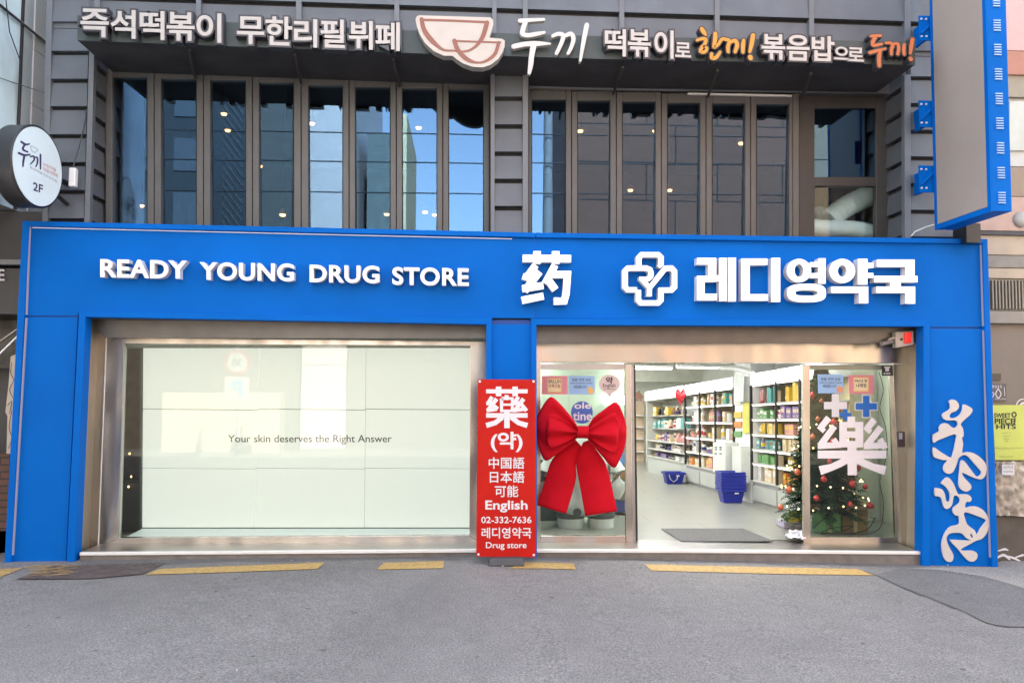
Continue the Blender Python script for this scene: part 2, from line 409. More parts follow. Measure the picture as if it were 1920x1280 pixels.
for k in range(34):
    p = UG(random.uniform(45, 118), random.uniform(1060, 1082), .014); q = p+Vector((random.uniform(.05, .2), random.uniform(-.01, .09), random.uniform(0, .012)))
    mb.tube([p, q], .003, STRAW, 4)
stuff(mb.build('dry_straw'))
PAPER = mat('paper scrap', (.55, .53, .48), .8)
mb = MB(); LEAF = mat('dead leaf', (.10, .07, .05), .8)
for k in range(80):
    if k < 46: p = UG(random.uniform(60, 1890), random.uniform(1049, 1064), .012)
    else: p = UG(random.uniform(0, 1920), random.uniform(1085, 1275), .006)
    s = random.uniform(.004, .014); a = random.uniform(0, 6.3); u = Vector((math.cos(a), math.sin(a), .15))*s; v = Vector((-math.sin(a), math.cos(a), .1))*s*.6
    mb.add([p-u, p-v, p+u, p+v+Vector((0, 0, .004))], [(0, 1, 2, 3)], random.choice((PAPER, PAPER, LEAF, LEAF, ASPH_D)))
stuff(mb.build('litter'))

# ================================================================== MAIN BUILDING (grey metal clad, upper floor)
YW, YP = .30, .65          # cladding plane, window plane
bld = thing('commercial_building', (.4, .3, 0), 'dark grey metal-clad building with a restaurant upstairs above the blue pharmacy', 'building')
XL, XR = U(86, 300, YW).x, U(1797, 300, YW).x
def board(mb, q, m=CLAD, Y=YW, lap=.04):
    t = [U(q[0][0], q[0][1], Y), U(q[1][0], q[1][1], Y)]; b = [U(q[2][0], q[2][1], Y-lap), U(q[3][0], q[3][1], Y-lap)]
    f = [t[0], t[1], b[0], b[1]]; mb.hexa(f, [Vector((p.x, Y+.03, p.z)) for p in f], m)
mb = MB()
# left column
sy = [-14, 40.6, 95.6, 147.8, 199, 251.6, 304, 355.8, 409, 462]
for a, b in zip(sy, sy[1:]):
    l0 = lambda y: 98-(y/415)*10; r0 = lambda y: 168-(y/415)*11
    board(mb, [(l0(a), a+8), (r0(a), a+8), (r0(b), b), (l0(b), b)])
# centre column
cy = [78, 129, 181, 233, 284, 335, 386, 437, 488]
for a, b in zip(cy, cy[1:]): board(mb, [(927, a+9), (980, a+9), (980, b), (927, b)])
# right column
ry = [42, 95, 143, 193, 243, 293, 343, 393, 443, 493]
for a, b in zip(ry, ry[1:]): board(mb, [(1708, a+8), (1797, a+9), (1797, b+1), (1708, b)])
# boards over the canopy
seam = lambda x: -10+52*(x-88)/1607
bx = [98, 182, 372, 560, 744, 927, 985, 1166, 1345, 1522, 1702, 1797]
for a, b in zip(bx, bx[1:]):
    board(mb, [(a, seam(a)+8), (b, seam(b)+8), (b, seam(b)+62), (a, seam(a)+62)], lap=.012)
    board(mb, [(a, seam(a)-60), (b, seam(b)-60), (b, seam(b)-2), (a, seam(a)-2)])
mb.build('cladding', bld)
for x, w_ in zip(bx[1:-1], (10, 9, 10, 9, 8, 9, 9, 9, 9, 11)): MB().prect(x-w_/2, seam(x)-60, x+w_/2, seam(x)+60, YW-.045, YW+.03, TRIM).build('cladding_rib', bld)
for q in ([(88, -70), (99, -70), (88.5, 470), (78, 470)], [(167, 92), (177, 92), (166, 470), (156, 470)], [(920, 118), (927.5, 118), (927.5, 480), (920, 480)], [(980, 118), (990.5, 118), (990.5, 480), (980, 480)], [(1696, 140), (1708, 140), (1708, 480), (1697, 480)]):
    MB().pbox(q, YW-.045, YW+.03, TRIM).build('corner_trim', bld, bev=.004)

mb = MB()
mb.pbox([(86, -80), (1797, -20), (1797, 100), (86, 70)], YW+.036, YW+.06, GAP)
mb.pbox([(86, 60), (172, 60), (160, 480), (78, 480)], YW+.036, YW+.06, GAP)
mb.pbox([(918, 110), (992, 110), (992, 480), (918, 480)], YW+.036, YP+.1, GAP)
mb.pbox([(1700, 130), (1797, 130), (1797, 480), (1700, 480)], YW+.036, YW+.06, GAP)
# reveals of the two window bays, lapped like the front
zz = [3.0+.285*i for i in range(11)]
xl = U(172, 250, YW).x; xr = U(1699, 250, YW).x
for a, b in zip(zz, zz[1:]):
    mb.hexa([(xl, YW+.04, b-.045), (xl, YP+.1, b-.045), (xl+.022, YP+.1, a), (xl+.022, YW+.04, a)], [(xl-.04, YW+.04, b-.02), (xl-.04, YP+.1, b-.02), (xl-.04, YP+.1, a), (xl-.04, YW+.04, a)], CLAD)
    mb.hexa([(xr, YW+.04, b-.045), (xr, YP+.1, b-.045), (xr-.022, YP+.1, a), (xr-.022, YW+.04, a)], [(xr+.04, YW+.04, b-.02), (xr+.04, YP+.1, b-.02), (xr+.04, YP+.1, a), (xr+.04, YW+.04, a)], CLAD)
mb.build('reveal', bld)
# masses that are out of frame but shade the street
BODY = mat('grey render', (.14, .14, .14), .8)
mb = MB(); zt_ = U(900, -40, YW).z
mb.box((XL, YW+.07, zt_-.1), (XR, .62, 10.0), BODY); mb.box((XL-.02, .63, 0), (XL+.12, 12.4, 10), BODY); mb.box((XR-.12, .63, 0), (XR+.02, 12.4, 10), BODY)
mb.box((XL+.13, 12.2, 0), (XR-.13, 12.4, 10), BODY)
mb.build('wall', bld); MB().box((XL, .4, 10.01), (XR, 12.4, 10.2), BODY).build('roof', bld)
# upstairs room
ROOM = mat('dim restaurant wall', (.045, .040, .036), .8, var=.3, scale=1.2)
mb = MB(); zf2, zc2 = 3.12, 5.75
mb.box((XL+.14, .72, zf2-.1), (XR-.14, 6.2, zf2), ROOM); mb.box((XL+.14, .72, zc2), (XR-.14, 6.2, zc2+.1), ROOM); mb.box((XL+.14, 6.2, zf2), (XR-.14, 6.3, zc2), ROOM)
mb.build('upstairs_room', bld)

# windows
panL = [(210.4, 276, 145), (301.5, 368.5, 147.8), (394, 461, 150.5), (485.4, 551, 155), (578, 643, 160), (665.8, 732, 163), (754, 819.4, 166), (841, 907, 168)]
panR = [(996.8, 1061, 187), (1082.4, 1144.6, 189), (1166.6, 1229.5, 190.5), (1250.8, 1313, 193), (1335, 1397.5, 194), (1418, 1480, 195.5)]
def window(x0, x1, ytop, l, r, ybot=470, top=22, yaw=0):
    f = MB()
    f.prect(l, ytop-top, x0, ybot, YP-.05, YP+.05, FRAMEUP); f.prect(x1, ytop-top, r, ybot, YP-.05, YP+.05, FRAMEUP); f.prect(x0, ytop-top, x1, ytop, YP-.048, YP+.05, FRAMEUP)
    g = f.build('folding_window', bld, bev=.006)
    p = MB(); q = [(x0-1, ytop-1), (x1+1, ytop-1), (x1+1, ybot), (x0-1, ybot)]
    wv = [U(x, y, YP+.01) for x, y in q]; 
    for k in (1, 2): wv[k].y += yaw
    for k, dy in enumerate((-.014, -.014, .022, .022)): wv[k].y += dy      # the sashes hang a touch out of plumb
    p.add(wv, [(0, 1, 2, 3)], GL_UP); p.build('pane', g)
    s = MB()       # dark rubber seal and bright edge of the glass
    s.prect(x0-1, ytop, x0+1.2, ybot, YP-.01, YP+.004, GAP); s.prect(x1-1.2, ytop, x1+1, ybot, YP-.01, YP+.004, GAP); s.prect(x0+1.2, ytop, x1-1.2, ytop+1.4, YP-.01, YP+.004, GAP)
    s.build('seal', g)
    return g
ed = [197]+[(a[1]+b[0])/2 for a, b in zip(panL, panL[1:])]+[918]
for (x0, x1, y), l, r, yw in zip(panL, ed, ed[1:], (.0, .002, -.002, .003, .0, -.002, .001, .003)): window(x0, x1, y, l+.6, r-.6, top=20, yaw=yw)
ed = [990.5]+[(a[1]+b[0])/2 for a, b in zip(panR, panR[1:])]+[1487]
for (x0, x1, y), l, r, yw in zip(panR, ed, ed[1:], (-.002, .001, .0, .002, -.001, .0)): window(x0, x1, y, l+.6, r-.6, top=18, yaw=yw)
# header over the windows and the post by the side window
mb = MB(); mb.pbox([(190, 85), (920, 120), (920, 147), (190, 124)], YP-.03, YP+.06, FRAMEUP)
mb.pbox([(988, 125), (1700, 150), (1700, 176), (988, 168.5)], YP-.03, YP+.06, FRAMEUP)
mb.prect(1487, 176, 1498, 470, YP-.06, YP+.06, FRAMEUP)
mb.build('window_head', bld)
sw = MB()
DKF = mat('black window frame', (.042, .040, .038), .45, var=.1)
sw.prect(1498.5, 176, 1527.5, 470, YP+.08, YP+.16, DKF); sw.prect(1642.6, 176, 1672, 470, YP+.08, YP+.16, DKF)
sw.prect(1527.5, 176, 1642.6, 203, YP+.082, YP+.16, DKF); sw.prect(1527.5, 332, 1642.6, 349, YP+.082, YP+.16, DKF)
sw = sw.build('side_window', bld, bev=.005)
MB().prect(1526, 202, 1644, 334, YP+.11, YP+.118, GL_UP).build('pane', sw)
GL_LOW = glass('clear lower pane', .03, (.9, .95, .94), .0)
MB().prect(1526, 347, 1644, 470, YP+.11, YP+.118, GL_LOW).build('pane', sw)
# canopy over the windows
mb = MB(); YC = -.26
cq = [(145, 29), (760, 57), (1120, 68), (1716, 79)]; cb = [(145, 76), (760, 99.5), (1120, 110.5), (1716, 122)]
for k in range(3): mb.pbox([cq[k], cq[k+1], cb[k+1], cb[k]], YC, YC+.03, CANOPY)
for k in range(3):
    a, b = U(*cb[k], YC), U(*cb[k+1], YC)
    a = a+Vector((0, .031, 0)); b = b+Vector((0, .031, 0))
    mb.hexa([a+Vector((0, 0, .03)), b+Vector((0, 0, .03)), b+Vector((0, 0, .002)), a+Vector((0, 0, .002))], [Vector((p.x, YP-.07, p.z)) for p in (a+Vector((0, 0, .03)), b+Vector((0, 0, .03)), b+Vector((0, 0, .002)), a+Vector((0, 0, .002)))], SOFFIT)
    t0, t1 = U(*cq[k], YC), U(*cq[k+1], YC)
    mb.hexa([t0+Vector((0, .031, -.002)), t1+Vector((0, .031, -.002)), t1+Vector((0, .031, -.02)), t0+Vector((0, .031, -.02))], [Vector((p.x, YW-.03, p.z)) for p in (t0, t1, t1+Vector((0, 0, -.02)), t0+Vector((0, 0, -.02)))], CANOPY)
for (t, b) in ((cq[0], cb[0]), (cq[3], cb[3])):
    p0, p1 = U(*t, YC), U(*b, YC); s = .02 if t[0] < 500 else -.02
    mb.hexa([p0+Vector((0, .032, -.022)), Vector((p0.x, YW-.03, p0.z-.022)), Vector((p1.x, YW-.03, p1.z+.032)), p1+Vector((0, .032, .032))], [p0+Vector((s, .032, -.022)), Vector((p0.x+s, YW-.03, p0.z-.022)), Vector((p1.x+s, YW-.03, p1.z+.032)), p1+Vector((s, .032, .032))], CANOPY)
can = mb.build('canopy', bld)
for xa, ya in ((355, 92), (553, 101), (737, 108), (1168, 124), (1345, 130), (1520, 136)):
    p = U(xa, ya, YC+.12); q = U(xa+(1-2*(xa > 871))*-0+ (12 if xa < 871 else -18), ya+28, YP-.1); q.z = p.z-.05
    MB().tube([p+Vector((0, 0, -.012)), q], .018, SOFFIT, 6).build('bracket', can)
a = U(1290, 174, YP-.09); b = U(1485, 178, YP-.09)
MB().hexa([a, b, b-Vector((0, 0, .02)), a-Vector((0, 0, .02))], [Vector((p.x, p.y+.03, p.z)) for p in (a, b, b-Vector((0, 0, .02)), a-Vector((0, 0, .02)))], WHITE).build('white_strip', can)

# pendant lamps and ducts upstairs
BULB = emis('warm bulb', (1, .52, .18), .9)
SHADE = mat('lamp shade', (.25, .18, .12), .5)
lampspec = [(420, 213, 2.2), (427, 244, 2.9), (487, 311, 3.3), (530, 402, 2.0), (585, 231, 2.4), (785, 239, 2.1), (797, 397, 2.6), (815, 402, 3.4), (1088, 245, 1.9), (1182, 356, 3.0), (1228, 245, 3.4), (1255, 356, 2.4), (1390, 268, 1.7), (725, 401, 3.0), (265, 385, 2.6)]
where = ['behind the third window from the left, upper one', 'behind the third window from the left, lower one', 'at the left edge of the fourth window', 'low behind the fourth window, near the blue sign top', 'high at the edge of the fifth window', 'high behind the seventh window', 'low in the seventh window, left one of two', 'low in the seventh window, right one of two', 'tall white one high in the window right of the centre column', 'low behind the third pane right of the centre column', 'faint one between the third and fourth right panes', 'low at the left edge of the fourth right pane', 'bright amber one in the fifth right pane', 'low behind the sixth window', 'at the bottom corner of the leftmost window']
for (x, y, Y), wh in zip(lampspec, where):
    p = U(x, y, Y); t = thing('pendant_lamp', p, 'warm glowing pendant lamp '+wh, 'pendant lamp', 'pendant lamps in the restaurant upstairs')
    MB().lathe([(.010, -.028), (.032, -.022), (.038, -.005), (.03, .016), (.012, .024)], p, BULB, 12).build('bulb', t)
    MB().lathe([(.055, .0), (.046, .035), (.022, .075), (.010, .08)], p, SHADE, 12).build('lamp_shade', t)
    MB().tube([p+Vector((0, 0, .08)), Vector((p.x, p.y, zc2))], .004, BLK, 5).build('cord', t)
DUCT = mat('pale blue flexible duct', (.86, .96, .97), .4, var=.08, scale=5, bump=.3, bscale=18)
def duct(pts, r, label):
    c = smooth_path(pts, 10); P = [U(x, y, Y) for x, y, Y in c]
    rs = [r*(1+.055*abs(math.sin(i*1.05))) for i in range(len(P))]
    tag(MB().tube(P, rs, DUCT, 18).build('flexible_duct'), label, 'duct', 'flexible ducts behind the side window')
duct([(1556, 412, 1.25), (1580, 392, 1.25), (1610, 376, 1.3), (1640, 362, 1.4), (1680, 350, 1.6)], .13, 'thick pale blue duct rising slantwise behind the low side window pane, upper of two')
duct([(1500, 423, 1.15), (1545, 428, 1.15), (1600, 430, 1.15), (1650, 440, 1.2), (1700, 452, 1.3)], .10, 'pale blue duct lying level along the sill of the side window, lower of two')
tag(MB().lathe([(.01, -.11), (.09, -.08), (.115, 0), (.09, .08), (.01, .11)], U(1537, 403, 1.5), mat('blue ball', (.22, .36, .45), .4), 16).build('blue_balloon'), 'round pale blue balloon left of the slanting duct in the side window', 'balloon')

# ================================================================== SIGNS OVER THE UPPER FLOOR
YS = YC-.10
def hangul_sign(label, chars, group):
    x, y = chars[0][1], chars[0][4]
    t = thing('restaurant_sign', U(x, y, YS), label, 'sign', group)
    for ch, x0, y0, x1, y1 in chars:
        b = MB(); write(b, ch, (x0, y0, x1, y1), YS, BOX_LET, off=.078, depth=.11, base_off=.020, sl=1.6)
        b = b.build('letter_box', t)
        f = MB(); write(f, ch, (x0, y0, x1, y1), YS-.006, WHITE_LET, off=.020, depth=.005, sl=1.6); f.build('letter_face', b)
    return t
hangul_sign('white Korean letters in dark boxes, first word at the far left of the canopy', [('즉', 150.8, 16.7, 204, 70), ('석', 206.7, 18.7, 254, 72.5), ('떡', 261.7, 20.8, 308.3, 75), ('볶', 312.2, 23.3, 365, 76.7), ('이', 368.3, 25, 415, 79.7)], 'canopy lettering')
hangul_sign('white Korean letters in dark boxes, six syllables left of the bowl sign', [('무', 444.2, 31.5, 495.5, 83.4), ('한', 497.8, 31.5, 547.8, 85.5), ('리', 551, 36, 594.7, 89), ('필', 600.9, 36.8, 646.4, 90), ('뷔', 653.5, 39.5, 698.8, 93), ('페', 703.6, 42, 749.6, 95.3)], 'canopy lettering')
hangul_sign('white Korean letters between the brush name and the amber word', [('떡', 1134, 54.7, 1173.7, 105.8), ('볶', 1177.5, 55.8, 1220, 106.7), ('이', 1227, 57, 1263, 110), ('로', 1265.8, 80, 1295.8, 107.5)], 'canopy lettering')
hangul_sign('white Korean letters between the amber word and the orange word', [('볶', 1428, 64.6, 1472.2, 111.8), ('음', 1475, 66, 1517.8, 114), ('밥', 1522.2, 68, 1564.7, 115), ('으', 1563.8, 88, 1592, 112.2), ('로', 1589.3, 89.5, 1619.7, 115.3)], 'canopy lettering')
# bowl logo
bt = thing('bowl_sign', U(860, 130, YS), 'cream sign of two overlapping bowls drawn in terracotta lines', 'sign')
tf = zt(770, 20, 5.486); mb = MB()
out = [(85, 50), (820, 72), (850, 100), (850, 150), (808, 280), (940, 292), (968, 310), (966, 370), (945, 430), (900, 500), (820, 560), (740, 585), (640, 580), (540, 545), (470, 500), (430, 465), (340, 465), (240, 420), (150, 340), (90, 240), (60, 150), (50, 90), (62, 62)]
mb.ppoly([tf(x, y) for x, y in out], YS-.06, YS+.06, CREAM, mat('sign side grey', (.36, .33, .30), .5))
bo = mb.build('sign_body', bt)
mb = MB()
strokes(mb, [[(110, 95, 24), (450, 105, 22), (790, 120, 22)], [(112, 90, 42), (140, 200, 46), (220, 310, 48), (330, 400, 24), (440, 412, 18), (560, 420, 20), (660, 375, 26), (740, 270, 44), (785, 125, 46)],
             [(445, 312, 18), (680, 320, 16), (925, 328, 16)], [(450, 312, 46), (490, 410, 44), (580, 500, 42), (690, 535, 20), (790, 510, 28), (870, 440, 36), (905, 332, 36)]], YS-.064, BROWN_LINE, .003, tf=tf, n=8)
mb.build('bowl_outline', bo)
# hand brushed name
NAME = [[(1125, 105, 44), (1240, 98, 36), (1370, 92, 30)], [(1185, 110, 50), (1160, 175, 50), (1150, 235, 48), (1200, 255, 44), (1300, 240, 42), (1375, 225, 28)],
        [(1060, 370, 50), (1180, 345, 50), (1300, 340, 50), (1435, 342, 18)], [(1262, 372, 60), (1245, 460, 54), (1235, 560, 50), (1220, 640, 34)],
        [(1462, 262, 34), (1520, 240, 40), (1570, 260, 46), (1548, 340, 42), (1500, 440, 36)], [(1600, 255, 40), (1650, 240, 44), (1675, 290, 44), (1655, 370, 40), (1620, 440, 32)],
        [(1812, 150, 48), (1790, 260, 46), (1768, 380, 40), (1746, 515, 26)]]
bt = thing('brush_sign', U(1040, 130, YS), 'plain white brush-written Korean name beside the bowl sign', 'sign')
mb = MB(); strokes(mb, NAME, YS, mat('white painted letter', (.52, .51, .49), .5, var=.05), .06, mat('sign side tan', (.42, .40, .34), .5), tf=tf, n=6); mb.build('lettering', bt)
def brush_sign(label, L, tf, m, g=16):
    t = thing('brush_sign', U(*tf(*L[0][0][:2]), YS), label, 'sign', 'brush-written words on the canopy')
    b = MB(); strokes(b, L, YS+.004, BOX_LET, .10, tf=tf, grow=26, n=6); b = b.build('letter_box', t)
    f = MB(); strokes(f, L, YS-.006, m, .004, tf=tf, n=6); f.build('letter_face', b)
tf1 = zt(1110, 40, 6.0)
brush_sign('amber brush-written Korean word with exclamation mark on the canopy', [
    [(1232, 85, 40), (1255, 120, 50), (1282, 158, 22)], [(1182, 215, 30), (1230, 200, 34), (1280, 205, 40), (1268, 260, 38), (1235, 300, 40), (1225, 340, 44), (1270, 345, 36), (1292, 305, 34), (1262, 285, 30)],
    [(1388, 140, 44), (1385, 210, 48), (1372, 295, 34), (1420, 260, 34), (1460, 205, 36), (1500, 205, 36), (1545, 225, 42), (1530, 290, 40), (1532, 345, 34)],
    [(1345, 370, 36), (1352, 415, 44), (1400, 405, 40), (1440, 350, 30)], [(1560, 235, 36), (1610, 220, 42), (1632, 270, 44), (1610, 345, 36)], [(1706, 215, 36), (1698, 280, 46), (1698, 350, 34)],
    [(1812, 160, 48), (1795, 260, 48), (1775, 345, 32)], [(1780, 405, 50), (1784, 416, 50)]], tf1, ORANGE1)
tf2 = zt(1410, 40, 5.818)
brush_sign('orange brush-written Korean word with exclamation mark at the canopy end', [
    [(1298, 165, 30), (1350, 160, 32), (1405, 158, 28)], [(1345, 175, 40), (1318, 230, 40), (1330, 265, 36), (1415, 250, 26)], [(1285, 345, 32), (1370, 322, 32), (1455, 300, 20)],
    [(1395, 330, 36), (1385, 410, 40), (1388, 485, 38)], [(1462, 238, 28), (1510, 240, 32), (1535, 265, 38), (1520, 310, 34), (1520, 360, 30)], [(1550, 248, 28), (1590, 250, 34), (1600, 300, 34), (1590, 360, 30)],
    [(1662, 255, 30), (1655, 300, 38), (1660, 362, 30)], [(1752, 200, 42), (1738, 280, 42), (1728, 350, 28)], [(1732, 408, 42), (1735, 416, 42)]], tf2, ORANGE2)

# round sign on the left, square to the wall
SA = R(6.5); SNRM = Vector((math.cos(SA), -math.sin(SA), 0)); SC = U(71, 313, -.41); rr = .405
t = thing('round_sign', (SC.x, SC.y, SC.z-rr), 'round white light sign in a black rim, sticking out of the left column', 'sign')
mb = MB(); mb.lathe([(rr-.03, 0), (rr, .0), (rr, -.012), (rr-.004, -.03), (rr-.004, -.18), (rr, -.2), (rr-.03, -.2)], SC, BLK, 56, axis=SNRM); mb.build('rim', t)
FACE = mat('lit sign face', (.52, .60, .63), .4, var=.04, emit=(.85, .97, 1), estr=.022)
MB().lathe([(.001, 0), (rr-.022, 0), (rr-.022, .006), (.001, .006)], SC+SNRM*.001, FACE, 56, axis=SNRM, smooth=False).build('face', t)
def UD(x, y, off): return hit(x, y, SC+SNRM*off, SNRM)
def onX(off, L, m, mb):
    for k, pts in enumerate(L):
        vs, fs = ribbon(pts, 5); solid2d(mb, vs, fs, lambda x, y: UD(x, y, off+.0004*k), None, m)
VIO = mat('violet ink', (.045, .035, .11), .6, var=0); REDI = mat('red print', (.55, .16, .14), .6, var=0)
mb = MB()
onX(.009, [[(40, 266, 4), (48, 271, 4), (55, 270, 3)], [(46, 272, 4), (43, 280, 4), (52, 285, 3)], [(35, 287, 4), (46, 291, 4), (56, 290, 3)], [(46, 291, 4), (44, 302, 4), (43, 312, 3)],
              [(57, 294, 2.6), (63, 293, 3), (64, 300, 3), (57, 308, 2)], [(64, 295, 2.6), (70, 296, 3), (70, 306, 3), (67, 313, 2)], [(76, 290, 3.2), (76, 304, 3.2), (76, 317, 2.6)]], VIO, mb)
onX(.009, [[(57, 274, 1), (64, 276, 1), (71, 281, 1)], [(57, 274, 1), (60, 283, 1), (66, 286, 1), (71, 281, 1)]], mat('grey print', (.25, .27, .28), .6, var=0), mb)
t2 = t; mb.build('logo', t)
mb = MB()
def xtext(s, q, X, m, off=0):
    vs, fs = text_mesh(s, off); x0, y0, x1, y1 = bounds(vs); w_ = [UD(a, b, X) for a, b in q]
    def fn(x, y):
        u = (x-x0)/(x1-x0); v = (y-y0)/(y1-y0); return (w_[3]*(1-u)+w_[2]*u)*(1-v)+(w_[0]*(1-u)+w_[1]*u)*v
    solid2d(mb, vs, fs, fn, None, m)
xtext('2F', [(62, 341), (81, 347), (80, 363), (62, 357)], .009, VIO, .02)
xtext('무한리필', [(80, 304), (105, 316), (105, 323), (80, 311)], .009, REDI)
xtext('떡볶이뷔페', [(81, 313), (108, 326), (108, 334), (81, 321)], .009, REDI)
xtext('즉석떡볶이무한리필', [(56, 311), (107, 338), (107, 343), (56, 316)], .009, mat('grey print', (.25, .27, .28)))
mb.build('lettering', t)
mb = MB(); p = SC-SNRM*.1+Vector((math.sin(SA), math.cos(SA), 0))*(rr-.02); mb.tube([p, (p.x+.03, YW-.03, p.z)], .03, BLK, 10); mb.tube([p+Vector((0, -.03, -.14)), (p.x+.03, YW-.03, p.z-.22)], .022, BLK, 8); mb.build('bracket', t)
mb = MB(); p = U(137, 333, .12); mb.box(p+Vector((-.035, -.03, -.10)), p+Vector((.035, .04, .10)), WHITE); 
o = mb.build('power_box', bev=.012); tag(o, 'small white power box beside the round sign', 'power box')
p = U(137, 314, .12); tag(MB().tube([p, U(150, 270, .2), U(160, 225, YW-.05), U(161, 205, YW-.05)], .007, DKGREY, 6).build('power_cable'), 'dark cable running up from the small white power box', 'cable')

# projecting blue sign on the right
QX0 = U(1749, 300, -.05).x; yb, yf = -.06, -1.02
xs1 = QX0+.215
zb = UX(1750, 432, QX0).z; ztop = 7.2
t = thing('projecting_sign', (QX0+.1, -.5, zb), 'tall blue box sign with a blank taupe side face, high on the right', 'sign')
MB().box((QX0+.012, yf, zb), (xs1, yb, ztop), BLUE).build('sign_body', t, bev=.006)
TAUPE = mat('taupe sign sheet', (.34, .285, .25), .6, var=.05, scale=2)
MB().box((QX0+.004, yf+.055, zb+.055), (QX0+.0125, yb-.045, ztop-.05), TAUPE).build('blank_face', t)
mb = MB()
for (lo, hi) in (((yf-.004, zb-.004), (yf+.05, ztop)), ((yb-.04, zb-.004), (yb+.004, ztop)), ((yf+.051, zb-.004), (yb-.041, zb+.05))):
    mb.box((QX0, lo[0], lo[1]), (QX0+.0118, hi[0], hi[1]), BLUE)
mb.build('face_rim', t)
VENT = mat('pale blue vent', (.35, .52, .80), .4)
zl = U(1872, 372, yf).z; zu = U(1867, 4, yf).z
for k in range(14):
    zk = zl+(zu-zl)*k/8
    mb = MB()
    for j in range(5): mb.box((QX0+.075, yf-.014, zk-.05+j*.025), (QX0+.145, yf+.002, zk-.040+j*.025), VENT)
    mb.build('vent', t)
for y0, y1 in ((28, 78), (187, 240), (309, 362)):
    p = U(1736, (y0+y1)/2, .0); mb = MB(); h = (y1-y0)/2/1550*8.7
    mb.box((p.x-.075, .0, p.z-h), (QX0+.1, .016, p.z+h), BLUE); mb.box((p.x+.02, .02, p.z-h+.03), (p.x+.05, YW-.02, p.z+h-.03), BLUE)
    for sx in (-.055, .0):
        for sz in (-.7, .7): mb.lathe([(.012, -.012), (.012, 0)], (p.x+sx, -.001, p.z+h*sz), SILVER, 8, axis=(0, 1, 0))
    mb.tube([(p.x-.06, -.012, p.z-h*.5), (p.x+.08, -.012, p.z+h*.45)], .012, BLUE, 6)
    mb.build('mounting_plate', t)
mb = MB(); p = U(1805, 432, -.0); mb.box((p.x-.02, -.1, p.z-.15), (p.x+.14, .15, p.z+.06), BLK); mb.build('mounting_bracket', t)
p = U(1752, 420, .0)
tag(MB().tube([U(1708, 443, .03), U(1716, 434, .02), U(1735, 426, 0), U(1752, 421, -.02)], .007, OFFW, 6).build('white_cable'), 'thin white cable from the projecting sign down to the blue fascia', 'cable')

# ================================================================== THE BLUE SHOP FRONT
shop = thing('shop_front', (.58, 0, 0), 'bright blue pharmacy front with three pillars around a wide window and a doorway', 'shop front')
YR = .045       # recessed face behind the proud rim
mb = MB()       # fascia board
mb.pbox([(53, 424), (960, 446), (930, 596), (148, 584)], YR, .2, BLUE); mb.pbox([(960, 446), (1842, 457), (1733, 601), (930, 596)], YR, .2, BLUE)
mb.pbox([(53, 424), (148, 584), (146, 592), (46, 592)], YR, .2, BLUE); mb.pbox([(1842, 457), (1846, 613), (1744, 613), (1733, 601)], YR, .2, BLUE)
mb.build('fascia', shop)
mb = MB()       # outer rim
mb.pbox([(42, 414), (1004, 436), (1004, 445), (54, 424)], 0, .28, BLUE); mb.pbox([(1005, 436), (1852, 448), (1842, 457), (1005, 445)], 0, .28, BLUE)
mb.pbox([(42, 414), (54, 424), (19, 1062), (7.6, 1062)], 0, .28, BLUE); mb.pbox([(1842, 457), (1852, 448), (1872, 1072), (1861, 1072)], 0, .28, BLUE)
mb.build('outer_rim', shop, bev=.004)
mb = MB()       # trims round the two openings
mb.pbox([(148, 583), (924, 596), (912, 608), (160, 594)], 0.004, .16, BLUE); mb.pbox([(994, 597), (1744, 600), (1732, 612), (1006, 609)], 0.004, .16, BLUE)
mb.pbox([(148, 583), (160, 594), (139, 1062), (124, 1062)], 0.004, .16, BLUE); mb.pbox([(912, 608), (922, 597), (923, 1062), (911, 1062)], 0.004, .16, BLUE)
mb.pbox([(996, 599), (1006, 609), (1007, 1062), (996, 1062)], 0.004, .16, BLUE); mb.pbox([(1732, 612), (1744, 600), (1744, 1072), (1729, 1072)], 0.004, .16, BLUE)
mb.build('opening_trim', shop, bev=.004)
for q in ([(46, 594.5), (146, 594.5), (123, 1062), (19, 1062)], [(922, 608), (996, 608), (996, 1062), (923, 1062)], [(1744, 616), (1846, 616), (1862, 1072), (1743, 1072)]):
    MB().pbox(q, YR-.004, .2, BLUE).build('pillar', shop, bev=.003)
for q in ([(46, 592), (148, 592), (148, 596), (46, 596)], [(1742, 612), (1846, 612), (1846, 617), (1742, 617)], [(921, 600), (997, 600), (997, 610), (921, 610)], [(1003.7, 446), (1005, 446), (1004.6, 598), (1003.3, 598)]): MB().pbox(q, YR+.02 if q[0][0] != 1003.7 else YR-.002, .1, BLUE_DK).build('panel_joint', shop)
for q in ([(54.2, 425), (56.4, 425), (50, 590), (47.8, 590)], [(47.6, 596), (50, 596), (24.4, 1040), (22, 1040)], [(1839, 459), (1841.5, 459), (1845.6, 611), (1843.2, 611)], [(1843.6, 619), (1846, 619), (1859, 1045), (1856.5, 1045)]):
    MB().pbox(q, YR-.028, YR-.006, LEDSTRIP).build('light_strip', shop)
mb = MB(); mb.pbox([(60, 426), (960, 447.2), (960, 448.4), (60, 427.2)], YR-.016, YR-.002, mat('faint led strip', (.6, .6, .7), .5, emit=(1, .9, 1), estr=.03)); mb.build('light_strip', shop)
